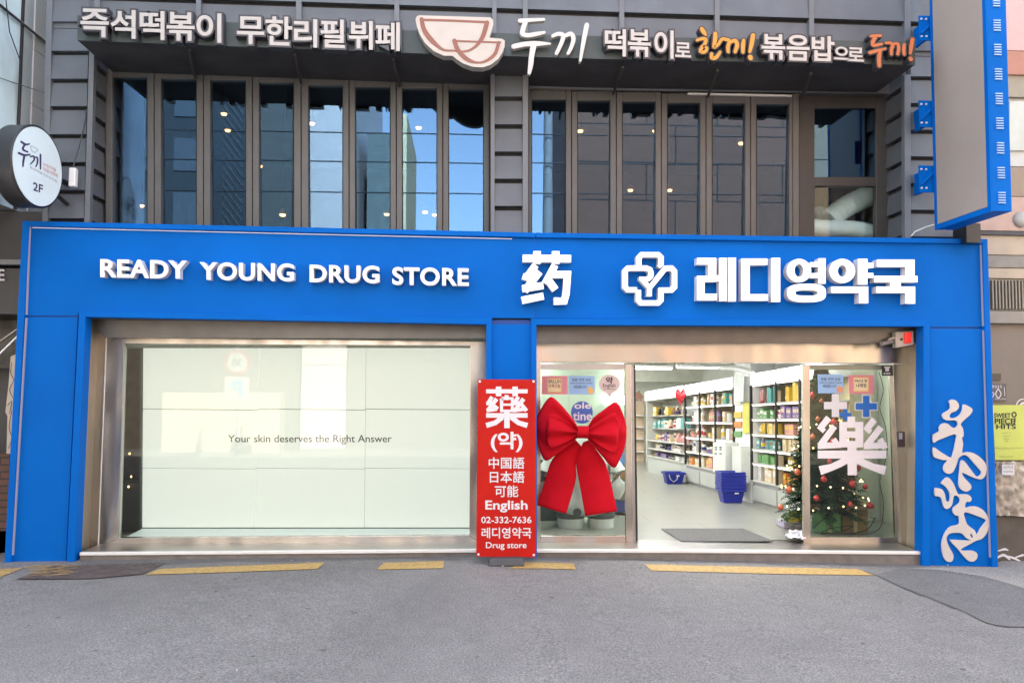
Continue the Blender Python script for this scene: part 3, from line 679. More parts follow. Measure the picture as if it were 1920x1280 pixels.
# lining of the openings
YF = .50
mb = MB()
mb.pbox([(170, 598), (915, 609), (915, 634), (196, 633)], .30, .33, mat('dark brushed band', (.13, .125, .12), .35, metal=.6, var=.1)); mb.prect(1000, 612, 1726, 643, .28, .33, mat('dark brushed band', (.13, .125, .12)))
mb.build('head_band', shop)
mb = MB(); DKS = mat('soffit grey', (.10, .10, .10), .6)
a = U(160, 594, .161); b = U(1732, 611, .161); mb.box((a.x-.02, .161, min(a.z, b.z)-.012), (b.x+.02, .60, a.z+.08), DKS); mb.build('soffit', shop)
mb = MB()
p = U(160, 594, .16); q = U(139, 1050, .16)
def jamb(x0, z1, x1, z0, s):
    mb = MB()      # a reveal running back from the blue front
    mb.hexa([(x0, .162, z1), (x0, YF+.02, z1), (x1, YF+.02, z0), (x1, .162, z0)], [(x0+s, .162, z1), (x0+s, YF+.02, z1), (x1+s, YF+.02, z0), (x1+s, .162, z0)], SATIN); mb.build('jamb', shop)
jamb(p.x-.006, p.z, q.x-.006, q.z, -.03)
p2 = U(1732, 612, .16); q2 = U(1729, 1062, .16); jamb(p2.x+.004, p2.z, q2.x+.004, q2.z, .03)
p3 = U(1006, 609, .16); jamb(p3.x-.004, p3.z, p3.x-.004, 0, -.03)
zt1 = U(500, 604, .2).z; zb1 = .1
# entrance step
st = [(150, 1034.5), (893, 1029), (1284, 1030), (1726, 1033)]; mb = MB(); nb = MB(); tb_ = MB()
STONE = mat('grey brown stone', (.16, .14, .125), .7, var=.2, scale=8, bump=.2)
FLOORM = mat('grey floor tile', (.33, .34, .325), .35, var=.06, scale=2)
for (a, b) in zip(st, st[1:]):
    A, B = U(*a, .05), U(*b, .05)
    mb.hexa([A-Vector((0, 0, .034)), B-Vector((0, 0, .034)), Vector((B.x, B.y, -.2)), Vector((A.x, A.y, -.2))], [Vector((A.x, .62, A.z-.034)), Vector((B.x, .62, B.z-.034)), Vector((B.x, .62, -.2)), Vector((A.x, .62, -.2))], STONE)
    A2, B2 = A-Vector((0, .012, 0)), B-Vector((0, .012, 0))
    nb.hexa([A2, B2, B2-Vector((0, 0, .033)), A2-Vector((0, 0, .033))], [Vector((p.x, .085, p.z)) for p in (A2, B2, B2-Vector((0, 0, .033)), A2-Vector((0, 0, .033)))], SILVER)
    A3, B3 = Vector((A.x, .0855, A.z-.002)), Vector((B.x, .0855, B.z-.002)); tb_.hexa([A3, B3, B3-Vector((0, 0, .03)), A3-Vector((0, 0, .03))], [Vector((p.x, .615, p.z)) for p in (A3, B3, B3-Vector((0, 0, .03)), A3-Vector((0, 0, .03)))], STEEL_D)
stp = mb.build('step', shop); nb.build('nosing', stp, bev=.004); tb_.build('step_top', stp)
ZF = U(1284, 1030, .05).z - .004       # shop floor level
# window frame (left)
wf = MB()
wf.pbox([(201, 632), (233, 644), (222, 1009), (184, 1028)], YF, YF+.08, STEEL); wf.pbox([(184, 606), (200, 606), (183, 1028), (166, 1028)], YF+.004, YF+.08, STEEL); wf.pbox([(199.2, 606), (201.6, 606), (184.8, 1028), (182.4, 1028)], YF-.006, YF+.003, SILVER); wf.pbox([(882, 645), (916, 645), (916, 1026), (880, 1009)], YF, YF+.08, STEEL)
wf.pbox([(199, 632), (916, 640), (916, 648), (233, 644.5)], YF-.002, YF+.08, STEEL); wf.pbox([(222, 1008), (880, 1003), (916, 1026), (183, 1028)], YF-.004, YF+.08, STEEL)
wf.pbox([(196, 600), (916, 612), (916, 634), (199, 632)], YF+.001, YF+.08, STEEL)
wf = wf.build('window_frame', shop, bev=.004)
MB().pbox([(231, 643), (884, 646.5), (882, 1005), (220, 1010)], YF+.03, YF+.038, GL_SH).build('glass', wf)
mb = MB(); mb.pbox([(230.5, 645), (234.5, 645), (224.5, 1009), (220.5, 1009)], YF+.012, YF+.028, mat('pale green glass edge', (.42, .52, .44), .3)); mb.build('glass_edge', wf)
# door frames (right)
df = MB()
df.pbox([(1004, 642), (1720, 642), (1720, 681), (1004, 679)], YF-.05, YF+.10, STEEL)
df.pbox([(1172.5, 682), (1183, 682), (1187, 1020), (1174, 1020)], YF-.03, YF+.04, STEEL)
df.pbox([(1004, 680), (1014, 680), (1013, 1020), (1004, 1020)], YF-.02, YF+.04, STEEL)
df.pbox([(1674, 682), (1722, 682), (1722, 1024), (1690, 1024)], YF-.01, YF+.05, STEEL)
df.pbox([(1014, 1004), (1173, 1004), (1174, 1020), (1012, 1020)], YF-.022, YF+.04, STEEL)
df = df.build('door_frame', shop, bev=.003)
lf = MB(); lf.prect(1013, 682, 1172, 692.5, YF-.005, YF+.03, STEEL_D); lf.build('transom_rail', df)
MB().pbox([(1013, 691), (1173, 691), (1174, 1006), (1013, 1006)], YF+.012, YF+.02, GL_DOOR).build('glass', df)
for k, (q, l1) in enumerate(([[(1505, 684), (1518.5, 684), (1519.5, 1022), (1507, 1022)], 0],)):
    sd_ = MB(); sd_.pbox(q, YF+.03, YF+.075, STEEL); sd_.pbox([(1518.5, 684), (1676, 684), (1676, 693), (1518.5, 693)], YF+.032, YF+.073, mat('green tinted rail', (.20, .22, .19), .3, metal=.5))
    sd_.pbox([(1668, 693), (1679, 693), (1690, 1007), (1679, 1007)], YF+.031, YF+.074, STEEL); sd_.pbox([(1519, 1007), (1691, 1007), (1692, 1023), (1519.5, 1023)], YF+.028, YF+.075, STEEL)
    sd_ = sd_.build('sliding_door', shop, bev=.003)
    MB().pbox([(1517, 690), (1672, 690), (1684, 1009), (1518, 1009)], YF+.048, YF+.056, GL_DOOR).build('glass', sd_)
sd2 = MB(); sd2.pbox([(1183.5, 684), (1188, 684), (1192, 1018), (1187.5, 1018)], YF+.045, YF+.09, STEEL_D); sd2.pbox([(1188.2, 684), (1191, 684), (1196, 1018), (1192.4, 1018)], YF+.05, YF+.2, BLK)
sd2.build('sliding_door', shop)

# lettering on the fascia
def latin_sign(words, label):
    t = thing('fascia_sign', U(words[0][1][0], words[0][1][3], -.06), label, 'sign')
    for wd, r, sl in words:
        vs, fs = text_mesh(wd, .026, 1.06); fn = mapper(quad(r, sl), bounds(vs), -.062)
        for v2, f2 in islands(vs, fs):
            m_ = MB(); solid2d(m_, v2, f2, fn, (0, .106, 0), WHITE_PL, WHITE_SIDE); m_.build('letter', t)
    return t
latin_sign([('READY', (188, 487, 350.6, 521), 3), ('YOUNG', (374, 492.5, 551, 526), 3.2), ('DRUG', (580.5, 497, 711, 530), 2.4), ('STORE', (735.5, 501.5, 879, 535), 2.4)], 'raised white Latin capitals on the blue fascia above the wide window')
tf = zt(640, 400, 2.909)
t = thing('fascia_sign', U(1024, 572, -.05), 'white Chinese character for medicine, raised on the middle of the fascia', 'sign')
mb = MB(); W_ = 37
strokes(mb, [[(990, 245, 40), (1253, 247, 40)], [(1068, 206, 40), (1068, 274, 40)], [(1170, 206, 40), (1170, 274, 40)],
             [(1060, 282, 38), (1008, 352, 38)], [(990, 342, 34), (1052, 362, 34)], [(1082, 318, 38), (1000, 422, 40)], [(988, 410, 38), (1102, 393, 38)], [(986, 474, 40), (1103, 450, 38)],
             [(1166, 282, 38), (1112, 382, 38)], [(1140, 333, 38), (1234, 333, 38), (1226, 440, 38), (1216, 478, 36), (1160, 478, 40)], [(1132, 368, 40), (1168, 416, 40)]], -.055, LIT, .10, WHITE_SIDE, tf=tf, n=1, cap=False, miter=True)
mb.build('character', t)
tf = zt(1150, 460, 6.4)
t = thing('cross_logo', U(1218, 572, -.05), 'white outlined cross emblem woven of an R and a Y on the fascia', 'emblem')
mb = MB(); wv = 62
strokes(mb, [[(285, 533, wv), (175, 533, wv), (143, 500, wv), (143, 305, wv), (175, 272, wv), (395, 272, wv), (440, 290, wv), (455, 330, wv), (448, 375, wv), (418, 405, 52), (310, 398, 44)],
             [(330, 395, 52), (435, 505, 56), (432, 610, 60)], [(440, 505, 56), (625, 275, 62), (700, 272, wv), (735, 310, wv), (735, 500, wv), (700, 535, wv), (575, 537, wv), (572, 655, wv), (540, 690, wv), (335, 690, wv), (302, 655, wv), (302, 535, wv)],
             [(308, 250, wv), (308, 145, wv), (340, 112, wv), (540, 112, wv), (574, 145, wv), (574, 225, wv), (548, 262, 40)]], -.055, LIT, .10, WHITE_SIDE, tf=tf, n=1, cap=False, miter=True)
mb.build('emblem_body', t)
tf = zt(1280, 400, 2.909); tl = zt(1150, 460, 6.4)
t = thing('fascia_sign', U(1510, 568, -.05), 'large glowing white Korean pharmacy name at the fascia end', 'sign')
def letter(fn):
    m_ = MB(); fn(m_); m_.build('letter', t)
YL, DL = -.065, .112
letter(lambda m_: (rects(m_, [(1005, 150, 1235, 230), (1140, 229, 1235, 366), (1005, 365, 1235, 436), (1005, 435, 1096, 581), (1005, 580, 1245, 660)], YL, LIT, DL, tl, WHITE_SIDE),
                   rects(m_, [(1272, 150, 1362, 668), (1238, 360, 1273, 432), (1378, 148, 1472, 672)], YL-.006, LIT, DL, tl, WHITE_SIDE)))
letter(lambda m_: (rects(m_, [(1537, 158, 1848, 236), (1537, 235, 1637, 586), (1537, 585, 1857, 663)], YL, LIT, DL, tl, WHITE_SIDE), rects(m_, [(485, 243, 532, 482)], YL, LIT, DL, tf, WHITE_SIDE)))
letter(lambda m_: (ring(m_, 635, 312, 66, 64, 25, 35, YL, LIT, DL, tf, WHITE_SIDE), rects(m_, [(742, 245, 780, 383), (695, 266, 743, 291), (695, 326, 743, 352)], YL-.002, LIT, DL, tf, WHITE_SIDE), ring(m_, 677, 434, 105, 50, 62, 15, YL, LIT, DL, tf, WHITE_SIDE, sup=3)))
letter(lambda m_: (ring(m_, 871, 314, 70, 66, 25, 32, YL, LIT, DL, tf, WHITE_SIDE), rects(m_, [(957, 248, 1008, 388), (1007, 269, 1040, 297), (1007, 325, 1040, 351), (812, 399, 1012, 433), (963, 432, 1012, 490)], YL-.002, LIT, DL, tf, WHITE_SIDE)))
letter(lambda m_: rects(m_, [(1060, 252, 1265, 291), (1216, 290, 1265, 342), (1046, 341, 1281, 376), (1135, 375, 1190, 400), (1058, 399, 1268, 433), (1216, 432, 1268, 492)], YL, LIT, DL, tf, WHITE_SIDE))
# flowing letters down the right pillar
tf = zt(1720, 700, 3.37)
t = thing('pillar_sign', U(1810, 1055, 0), 'cream flowing brush letters running down the blue pillar near the street corner', 'sign')
A1 = [(315, 100), (360, 70), (420, 85), (462, 140), (460, 195), (420, 240), (350, 270), (325, 310), (330, 335), (365, 350), (420, 340), (480, 300), (515, 230), (530, 145), (600, 165), (665, 210), (660, 260), (620, 310), (550, 370), (492, 440), (520, 490), (535, 560), (530, 625), (510, 640), (528, 740), (515, 865), (600, 855), (700, 880), (800, 950), (870, 1040), (882, 1120), (860, 1210), (800, 1262), (720, 1250), (620, 1210), (520, 1165)]
A2 = [(460, 30), (490, 80), (540, 130), (578, 180), (570, 225), (520, 255), (470, 245), (425, 205), (410, 150), (413, 60)]
A3 = [(468, 1200), (480, 1100), (490, 1010), (515, 978), (560, 1010), (620, 1090), (690, 1180), (730, 1222), (780, 1210), (805, 1160), (770, 1110), (690, 1020), (610, 930), (550, 900), (500, 915), (460, 950), (440, 1010), (410, 1090), (370, 1160), (310, 1182), (260, 1160), (232, 1110), (250, 1040), (295, 980), (240, 978), (170, 960), (85, 920), (80, 785), (200, 860), (345, 940), (375, 880), (405, 770), (425, 660), (430, 610), (400, 590), (340, 605), (240, 645), (150, 680), (80, 715), (75, 610), (120, 575), (170, 545), (165, 500), (190, 450), (240, 425), (290, 430), (330, 460), (370, 490), (420, 490), (452, 440), (430, 390), (380, 380), (300, 382), (240, 360), (215, 310), (240, 270), (300, 235), (335, 200), (330, 140)]
B1 = [(175, 145), (215, 95), (255, 68), (295, 85), (340, 150), (370, 220), (405, 290), (470, 292), (530, 295), (575, 330), (580, 370), (555, 392), (515, 392), (498, 430), (502, 470), (560, 458), (640, 455), (720, 490), (780, 560), (808, 640), (808, 740), (770, 830), (710, 890), (640, 910), (560, 955), (450, 1015), (445, 1035), (500, 1045), (600, 1045), (655, 1080), (655, 1140), (610, 1185), (545, 1180), (480, 1120), (400, 1020), (300, 912), (340, 898), (450, 905), (575, 905), (520, 880), (460, 820), (400, 805), (300, 812), (255, 850), (250, 910), (285, 1000), (335, 1090), (335, 1160), (300, 1192), (245, 1180), (205, 1110), (185, 1000), (195, 890), (240, 790), (310, 720), (415, 690), (412, 585), (370, 575), (335, 530), (335, 480), (375, 445), (425, 400), (425, 350), (385, 310), (345, 320), (330, 400), (310, 450), (260, 488), (215, 465), (195, 400), (180, 345), (140, 320), (95, 310), (90, 220), (130, 210), (190, 230), (225, 290), (240, 370), (270, 395), (295, 370), (292, 280), (250, 205)]
B2 = [(490, 530), (560, 545), (680, 590), (770, 630), (765, 670), (700, 750), (652, 830), (620, 770), (525, 695), (490, 600), (478, 560)]
B3 = [(560, 815), (590, 830), (600, 875), (575, 860)]
ta = zt(1740, 740, 8.0); tb = zt(1740, 885, 7.108)
def shape2d(loops):
    c = bpy.data.curves.new('t', 'CURVE'); c.dimensions = '2D'; c.fill_mode = 'BOTH'
    for L_ in loops:
        P = smooth_path([(x, y, 0) for x, y in L_+L_[:1]], 3)[:-1]
        sp = c.splines.new('POLY'); sp.points.add(len(P)-1); sp.use_cyclic_u = True
        for q_, p_ in zip(sp.points, P): q_.co = (p_[0], p_[1], 0, 1)
    o = bpy.data.objects.new('t', c); COL.objects.link(o); dg = bpy.context.evaluated_depsgraph_get(); me = bpy.data.meshes.new_from_object(o.evaluated_get(dg))
    bm = bmesh.new(); bm.from_mesh(me); bmesh.ops.remove_doubles(bm, verts=bm.verts, dist=.001); bm.verts.index_update()
    vs = [(v.co.x, v.co.y) for v in bm.verts]; fs = [tuple(v.index for v in f.verts) for f in bm.faces]; bm.free()
    bpy.data.objects.remove(o); bpy.data.curves.remove(c); bpy.data.meshes.remove(me); return vs, fs
CREL = mat('cream brush letter', (.53, .48, .445), .5, var=.06, scale=4); LEDGE_C = mat('pale letter edge', (.62, .62, .68), .5, var=0)
for loops in ([[ta(x, y) for x, y in A1]+[tb(x, y) for x, y in A2]+[ta(x, y) for x, y in A3]], [[tb(x, y) for x, y in L_] for L_ in (B1, B2, B3)]):
    vs, fs = shape2d(loops); mb = MB(); solid2d(mb, vs, fs, lambda x, y: U(x, y, YR-.026), (0, .018, 0), CREL, LEDGE_C); mb.build('brush_letter', t)

# ================================================================== VIDEO WALL IN THE WINDOW
YV = .92
SCREEN = mat('video wall picture', (.30, .32, .30), .35, var=0, emit=(.93, .96, .89), estr=.078)
vw = thing('video_wall', U(575, 1003, YV), 'large pale mint video wall of flat screens filling the shop window', 'video wall')
cols = [[(268, 640), (266, 992)], [(487.5, 640), (476, 992)], [(686, 640), (683, 992)], [(925, 640), (925, 992)]]
rows = [(625, 640), (766.5, 768.5), (877.5, 879), (989, 990)]
def vx(c, y): (x0, y0), (x1, y1) = cols[c]; return x0+(x1-x0)*(y-y0)/(y1-y0)
GAPW = .7
for i in range(3):
    for j in range(3):
        ya0, ya1 = rows[j]; yb0, yb1 = rows[j+1]
        q = [(vx(i, ya0)+GAPW, ya0+GAPW), (vx(i+1, ya0)-GAPW, ya1+GAPW if j else ya0+GAPW), (vx(i+1, yb0)-GAPW, yb1-GAPW if j < 2 else yb0-GAPW), (vx(i, yb0)+GAPW, yb0-GAPW)]
        MB().pbox(q, YV, YV+.05, SCREEN).build('screen', vw)
MB().pbox([(262, 620), (935, 620), (935, 992), (262, 992)], YV+.052, YV+.07, mat('screen joint', (.10, .12, .11), .6)).build('back_plate', vw)
mb = MB(); LEDGE = mat('white ledge', (.60, .64, .62), .4, var=.02, emit=(.8, .95, .86), estr=.02)
a, b = U(267, 990, YV-.01), U(925, 990, YV-.01); c, d = U(925, 1003, YF+.08), U(234, 1006, YF+.08)
mb.hexa([a, b, c, d], [p-Vector((0, 0, .12)) for p in (a, b, c, d)], LEDGE); mb.build('ledge', vw, bev=.008)
mb = MB(); write(mb, 'Your skin deserves the Right Answer', (427.5, 815, 734.5, 833), YV-.003, INK, off=.006); mb.build('lettering', vw)
tag(MB().prect(222, 620, 930, 652, YV-.12, YV-.05, mat('pale valance', (.45, .5, .46), .5)).build('window_valance'), 'pale rail across the top of the video wall behind the glass', 'rail')

# ================================================================== STREET THINGS IN FRONT
bn = thing('standing_banner', U(950, 1058, -.33), 'red upright banner stand with white Chinese and Korean writing on a grey foot', 'banner')
YB = -.35
mb = MB(); mb.pbox([(896, 711), (1004, 711.5), (1005, 1044), (893, 1043)], YB, YB+.006, RED_V); ban = mb.build('banner_sheet', bn)
mb = MB(); g = zt(880, 690, 3.279)
YAK = [[(103, 142, 25), (358, 142, 25)], [(180, 113, 34), (180, 172, 34)], [(281, 113, 34), (281, 172, 34)],
       [(140, 175, 24), (112, 222, 24)], [(104, 218, 22), (150, 212, 22)], [(168, 188, 26), (114, 258, 24)], [(106, 262, 20), (170, 250, 24)], [(140, 222, 22), (176, 250, 22)],
       [(302, 175, 24), (270, 222, 24)], [(266, 218, 22), (312, 212, 22)], [(334, 188, 26), (280, 258, 24)], [(272, 262, 20), (340, 250, 24)], [(320, 222, 22), (352, 262, 24)],
       [(231, 165, 26), (225, 195, 26)], [(198, 186, 22), (264, 186, 22), (264, 262, 24), (198, 262, 24), (198, 186, 22)], [(200, 224, 14), (262, 224, 14)],
       [(103, 290, 28), (358, 290, 28)], [(231, 262, 34), (231, 368, 34)], [(205, 300, 30), (160, 335, 30), (104, 352, 32)], [(256, 300, 30), (302, 335, 30), (357, 352, 32)]]
strokes(mb, YAK, YB-.002, WHITE_V, None, tf=g, n=1, cap=False, miter=False, stag=.0002)
mb.build('character', ban)
mb = MB()
write(mb, '(약)', (920.3, 809, 979.7, 847), YB-.002, WHITE_V, off=.028)
write(mb, '中国語', (916.6, 857, 982.8, 878), YB-.002, WHITE_V, fat=.016)
write(mb, '日本語', (918.7, 883, 982.8, 904.4), YB-.002, WHITE_V, fat=.016)
write(mb, '可能', (928, 909.6, 971.5, 931), YB-.002, WHITE_V, fat=.016)
write(mb, 'English', (909.9, 937.6, 989.2, 960), YB-.002, WHITE_V, off=.022)
write(mb, '02-332-7636', (902.3, 968, 996.5, 980.3), YB-.002, WHITE_V, off=.016)
write(mb, '레디영약국', (902.9, 988.3, 996.5, 1008.7), YB-.002, WHITE_V, off=.016)
write(mb, 'Drug store', (911, 1015.7, 987.3, 1030.5), YB-.002, WHITE_V, off=.016)
mb.build('lettering', ban)
for x, y in ((899.5, 715), (1000.5, 715), (897, 1039), (1001, 1040)):
    p = U(x, y, YB-.003); MB().lathe([(.004, -.004), (.012, -.005), (.013, .002), (.004, .003)], p, SILVER, 12, axis=(0, 1, 0)).build('eyelet', ban)
pb = U(950, 1058, -.33); gy = gz(pb.x)
mb = MB(); zt0 = U(950, 1042, -.33).z; b0 = U(915, 1060, -.42).x; b1 = U(984, 1060, -.42).x
mb.hexa([(b0+.02, -.42, zt0), (b1-.02, -.42, zt0), (b1, -.45, gy+.002), (b0, -.45, gy+.002)], [(b0+.02, -.16, zt0), (b1-.02, -.16, zt0), (b1, -.13, gy+.002), (b0, -.13, gy+.002)], DKGREY); mb.build('foot', bn, bev=.015)
mb = MB(); pt = U(950, 712, -.33); mb.tube([(pb.x, -.325, zt0-.02), (pt.x, -.325, pt.z+.0)], .012, SILVER, 8)
for (xa, ya) in ((898, 714), (1002, 714), (896, 1040), (1002, 1041)):
    c_ = U(xa, ya, -.33); mb.tube([(pb.x, -.325, (pt.z*.4+zt0*.6)), (c_.x, -.335, c_.z)], .006, DKGREY, 6)
mb.build('pole', bn)

# giant bow
BOWM = mat('red felt ribbon', (.50, .004, .014), .85, var=.08, scale=5, bump=.12, bscale=160, spec=.15)
bow = thing('giant_bow', U(1092, 965, .2), 'giant red ribbon bow hung across the left door glass', 'bow')
bt_ = zt(1000, 680, 3.766)
def resample(pts, n):
    P = smooth_path([(x, y, 0) for x, y in pts], 8); L = [0]
    for a, b in zip(P, P[1:]): L.append(L[-1]+math.hypot(b[0]-a[0], b[1]-a[1]))
    out = []; j = 0
    for k in range(n):
        d = L[-1]*k/(n-1)
        while j < len(L)-2 and L[j+1] < d: j += 1
        u = (d-L[j])/max(1e-6, L[j+1]-L[j]); out.append((P[j][0]+(P[j+1][0]-P[j][0])*u, P[j][1]+(P[j+1][1]-P[j][1])*u))
    return out
def cloth(top, bot, Y, bulge, folds, amp, name, thick=.02, ph=0, flatend=False):
    nu, nv = 26, 22; T = resample(top, nu); B = resample(bot, nu); mb = MB(); fr = []; bk = []
    for i in range(nu):
        u = i/(nu-1)
        for j in range(nv):
            v = j/(nv-1); x = T[i][0]*(1-v)+B[i][0]*v; y = T[i][1]*(1-v)+B[i][1]*v
            dep = bulge*math.sin(math.pi*min(1, .08+u*.84))**.8*math.sin(math.pi*(.06+.88*v))**.6 + amp*(1-u)**1.3*(.3+u*1.4)*math.sin(folds*math.pi*v+ph+.8*math.sin(3*u))*1.2
            if flatend: dep = bulge*math.sin(math.pi*v)*(1-.3*u)+amp*math.sin(2.2*u*math.pi+ph)*.5
            f = U(*bt_(x, y), Y-dep); fr.append(f)
            e = min(v, 1-v, 1-u); bk.append(f+Vector((0, thick*(.5+min(1, e*4)), 0)))
    n = nu*nv; fs = []
    for i in range(nu-1):
        for j in range(nv-1): a = i*nv+j; fs += [(a, a+1, a+nv+1, a+nv), (n+a+nv, n+a+nv+1, n+a+1, n+a)]
    bd = [(j, j+1) for j in range(nv-1)]+[((nu-1)*nv+j+1, (nu-1)*nv+j) for j in range(nv-1)]+[((i+1)*nv, i*nv) for i in range(nu-1)]+[(i*nv+nv-1, (i+1)*nv+nv-1) for i in range(nu-1)]
    fs += [(a, b, n+b, n+a) for a, b in bd]
    mb.add(fr+bk, fs, BOWM, True); return mb.build(name, bow)
# outer loops: knot -> outer edge along the top line and the bottom line
cloth([(318, 458), (288, 408), (240, 345), (180, 280), (122, 240), (60, 312), (24, 400), (20, 470)], [(320, 522), (230, 600), (150, 656), (86, 692), (46, 622), (24, 540), (20, 490), (20, 470)], .22, .095, 4.2, .05, 'outer_loop', ph=.4)
cloth([(382, 458), (422, 390), (500, 330), (582, 274), (630, 350), (656, 440), (658, 490)], [(376, 528), (480, 650), (566, 741), (612, 680), (645, 600), (657, 530), (658, 490)], .22, .095, 4.2, .05, 'outer_loop', ph=1.2)
cloth([(316, 474), (230, 412), (125, 364), (98, 420), (92, 470)], [(316, 508), (230, 562), (120, 602), (98, 550), (92, 490)], .12, .075, 3.6, .055, 'inner_loop', ph=2.2)
cloth([(384, 474), (480, 402), (576, 352), (600, 450), (602, 490)], [(384, 514), (480, 592), (574, 636), (596, 560), (602, 500)], .12, .075, 3.6, .055, 'inner_loop', ph=.9)
cloth([(296, 540), (205, 610), (128, 690), (76, 850), (26, 1004)], [(346, 596), (302, 700), (304, 790), (290, 870), (232, 1066)], .30, .035, 1, .02, 'tail', .012, flatend=True)
cloth([(352, 560), (312, 660), (302, 720), (326, 850), (367, 1081)], [(392, 545), (480, 660), (520, 735), (556, 880), (592, 1046)], .27, .035, 1, .02, 'tail', .012, ph=1, flatend=True)
mb = MB(); kn = []
for i in range(13):
    u = i/12*math.pi; 
    for j in range(9):
        v = j/8-.5; kn.append((-math.cos(u), v, math.sin(u)))
kc = U(*bt_(349, 489), .06); fs = [(i*9+j, i*9+j+1, (i+1)*9+j+1, (i+1)*9+j) for i in range(12) for j in range(8)]
mb.add([kc+Vector((k[1]*.115*(1+.12*k[0]*k[0]), .02-.075*k[2]-.006*math.sin(k[1]*22), -k[0]*.066)) for k in kn], fs, BOWM, True); mb.build('knot', bow)

# bits on the door frame
t = thing('alarm_siren', U(1694, 648, .40), 'beige alarm box with a lit red lamp in the doorway corner', 'alarm')
BEI = mat('beige plastic', (.50, .44, .38), .5, var=.04)
mb = MB(); mb.pbox([(1679, 622), (1713, 620), (1714, 646), (1680, 652)], .19, .27, BEI); mb.lathe([(.015, -.01), (.015, 0)], U(1690, 636, .188), BLK, 10, axis=(0, 1, 0)); mb.build('siren_box', t, bev=.008)
mb = MB(); mb.pbox([(1696.5, 624), (1709, 622.5), (1709, 642), (1697, 643.5)], .165, .188, mat('red lamp', (.55, .015, .01), .3, emit=(1, .03, .015), estr=.07)); mb.build('red_lamp', t, bev=.006)
t = thing('security_camera', U(1660, 648, .40), 'small grey security camera on an arm beside the alarm box', 'camera')
mb = MB(); mb.tube([U(1680, 632, .22), U(1668, 636, .21), U(1664, 642, .20)], .016, BEI, 8); mb.build('arm', t)
mb = MB(); mb.tube([U(1674, 640, .20), U(1652, 645, .14)], [.02, .026], mat('grey brown plastic', (.20, .17, .15), .45), 12); mb.build('camera_body', t)
t = thing('card_reader', U(1690, 838, YF), 'dark card reader with a pale screen on the right door jamb', 'card reader')
mb = MB(); mb.pbox([(1683.5, 809), (1697, 809), (1697.5, 838), (1684, 838)], YF-.035, YF-.012, mat('dark maroon plastic', (.06, .035, .04), .35)); b = mb.build('reader_body', t, bev=.005)
mb = MB(); mb.prect(1685.5, 811, 1692, 823, YF-.037, YF-.0352, mat('reader screen', (.42, .42, .44), .25)); mb.build('screen', b)
t = tag(MB().pbox([(1653.5, 686), (1673, 686), (1674, 704), (1654, 704)], YF+.02, YF+.026, BLK).build('black_sticker'), 'small black sticker with white signs at the top corner of the right door', 'sticker')
mb = MB(); mb.prect(1660, 687, 1667, 696, YF+.018, YF+.0185, WHITE_V); mb.prect(1657.8, 687, 1669.2, 689.5, YF+.0176, YF+.018, WHITE_V); mb.prect(1657, 698.5, 1660, 701.5, YF+.018, YF+.0185, WHITE_V); mb.prect(1662, 698.5, 1665, 701.5, YF+.018, YF+.0185, WHITE_V); mb.prect(1666, 698.5, 1669, 701.5, YF+.018, YF+.0185, WHITE_V)
mb.build('print', t)

# ================================================================== GRAPHICS ON THE DOOR GLASS
YGL, YGR = YF+.006, YF+.040
PINK = mat('pink print', (.62, .22, .27), .55, var=.05); LBLUE = mat('pale blue print', (.28, .46, .72), .55, var=.05); YLW = mat('pale yellow print', (.72, .60, .36), .55); GOLD = mat('gold print', (.70, .42, .12), .55)
NAVY = mat('navy ink', (.05, .05, .10), .6, var=0); CROSSB = mat('cross blue', (.002, .115, .44), .45, var=.03)
def poster(q, Y, base, label, items, cat='poster'):
    t = tag(MB().pbox(q, Y, Y+.003, base).build('window_poster'), label, cat)
    for k, (nm, fn) in enumerate(items): m_ = MB(); fn(m_); m_.build(nm, t)
    return t
poster([(1016, 704.5), (1064, 704.5), (1064, 739), (1016, 739)], YGL, PINK, 'pink poster with a cream middle on the left door glass, left of the blue one', [
    ('print', lambda m_: (m_.prect(1026, 709, 1053.5, 736, YGL-.0012, YGL-.0004, GOLD), m_.prect(1028, 711, 1051.5, 734, YGL-.0024, YGL-.0014, YLW))),
    ('lettering', lambda m_: (write(m_, 'BRILLIN', (1028.5, 711.5, 1051, 718), YGL-.003, NAVY, off=.02), write(m_, '미백크림', (1029, 719.5, 1050, 727), YGL-.003, mat('wine ink', (.2, .04, .07), .6), off=.02)))])
poster([(1066, 704.5), (1115, 704.5), (1115, 739), (1066, 739)], YGL, LBLUE, 'pale blue poster on the left door glass between the pink poster and the round sticker', [
    ('lettering', lambda m_: (write(m_, '정품 의약 상담', (1072, 709, 1108, 714.5), YGL-.002, NAVY, off=.012), write(m_, 'beauty & medicine counsel', (1069, 716.5, 1110, 720), YGL-.002, NAVY, off=.01), write(m_, '세일합니다', (1075, 722, 1100, 728), YGL-.002, NAVY, off=.012))),
    ('print', lambda m_: (m_.ppoly([(1101, 731), (1104, 726), (1108, 724), (1111, 728), (1114, 733), (1111, 738), (1104, 738)], YGL-.001, YGL-.0002, GOLD)))])
t = tag(MB().ppoly([(1142.5+20*math.cos(a)*(1-.08*max(0, math.sin(a))), 720+17.5*math.sin(a)+(4 if abs(a-math.pi/2) < .2 else 0)) for a in [2*math.pi*k/40 for k in range(40)]], YGL, YGL+.003, mat('balloon pink print', (.62, .50, .48), .55, var=.03)).build('round_sticker'), 'pinkish balloon-shaped sticker reading English at the top of the left door glass', 'sticker')
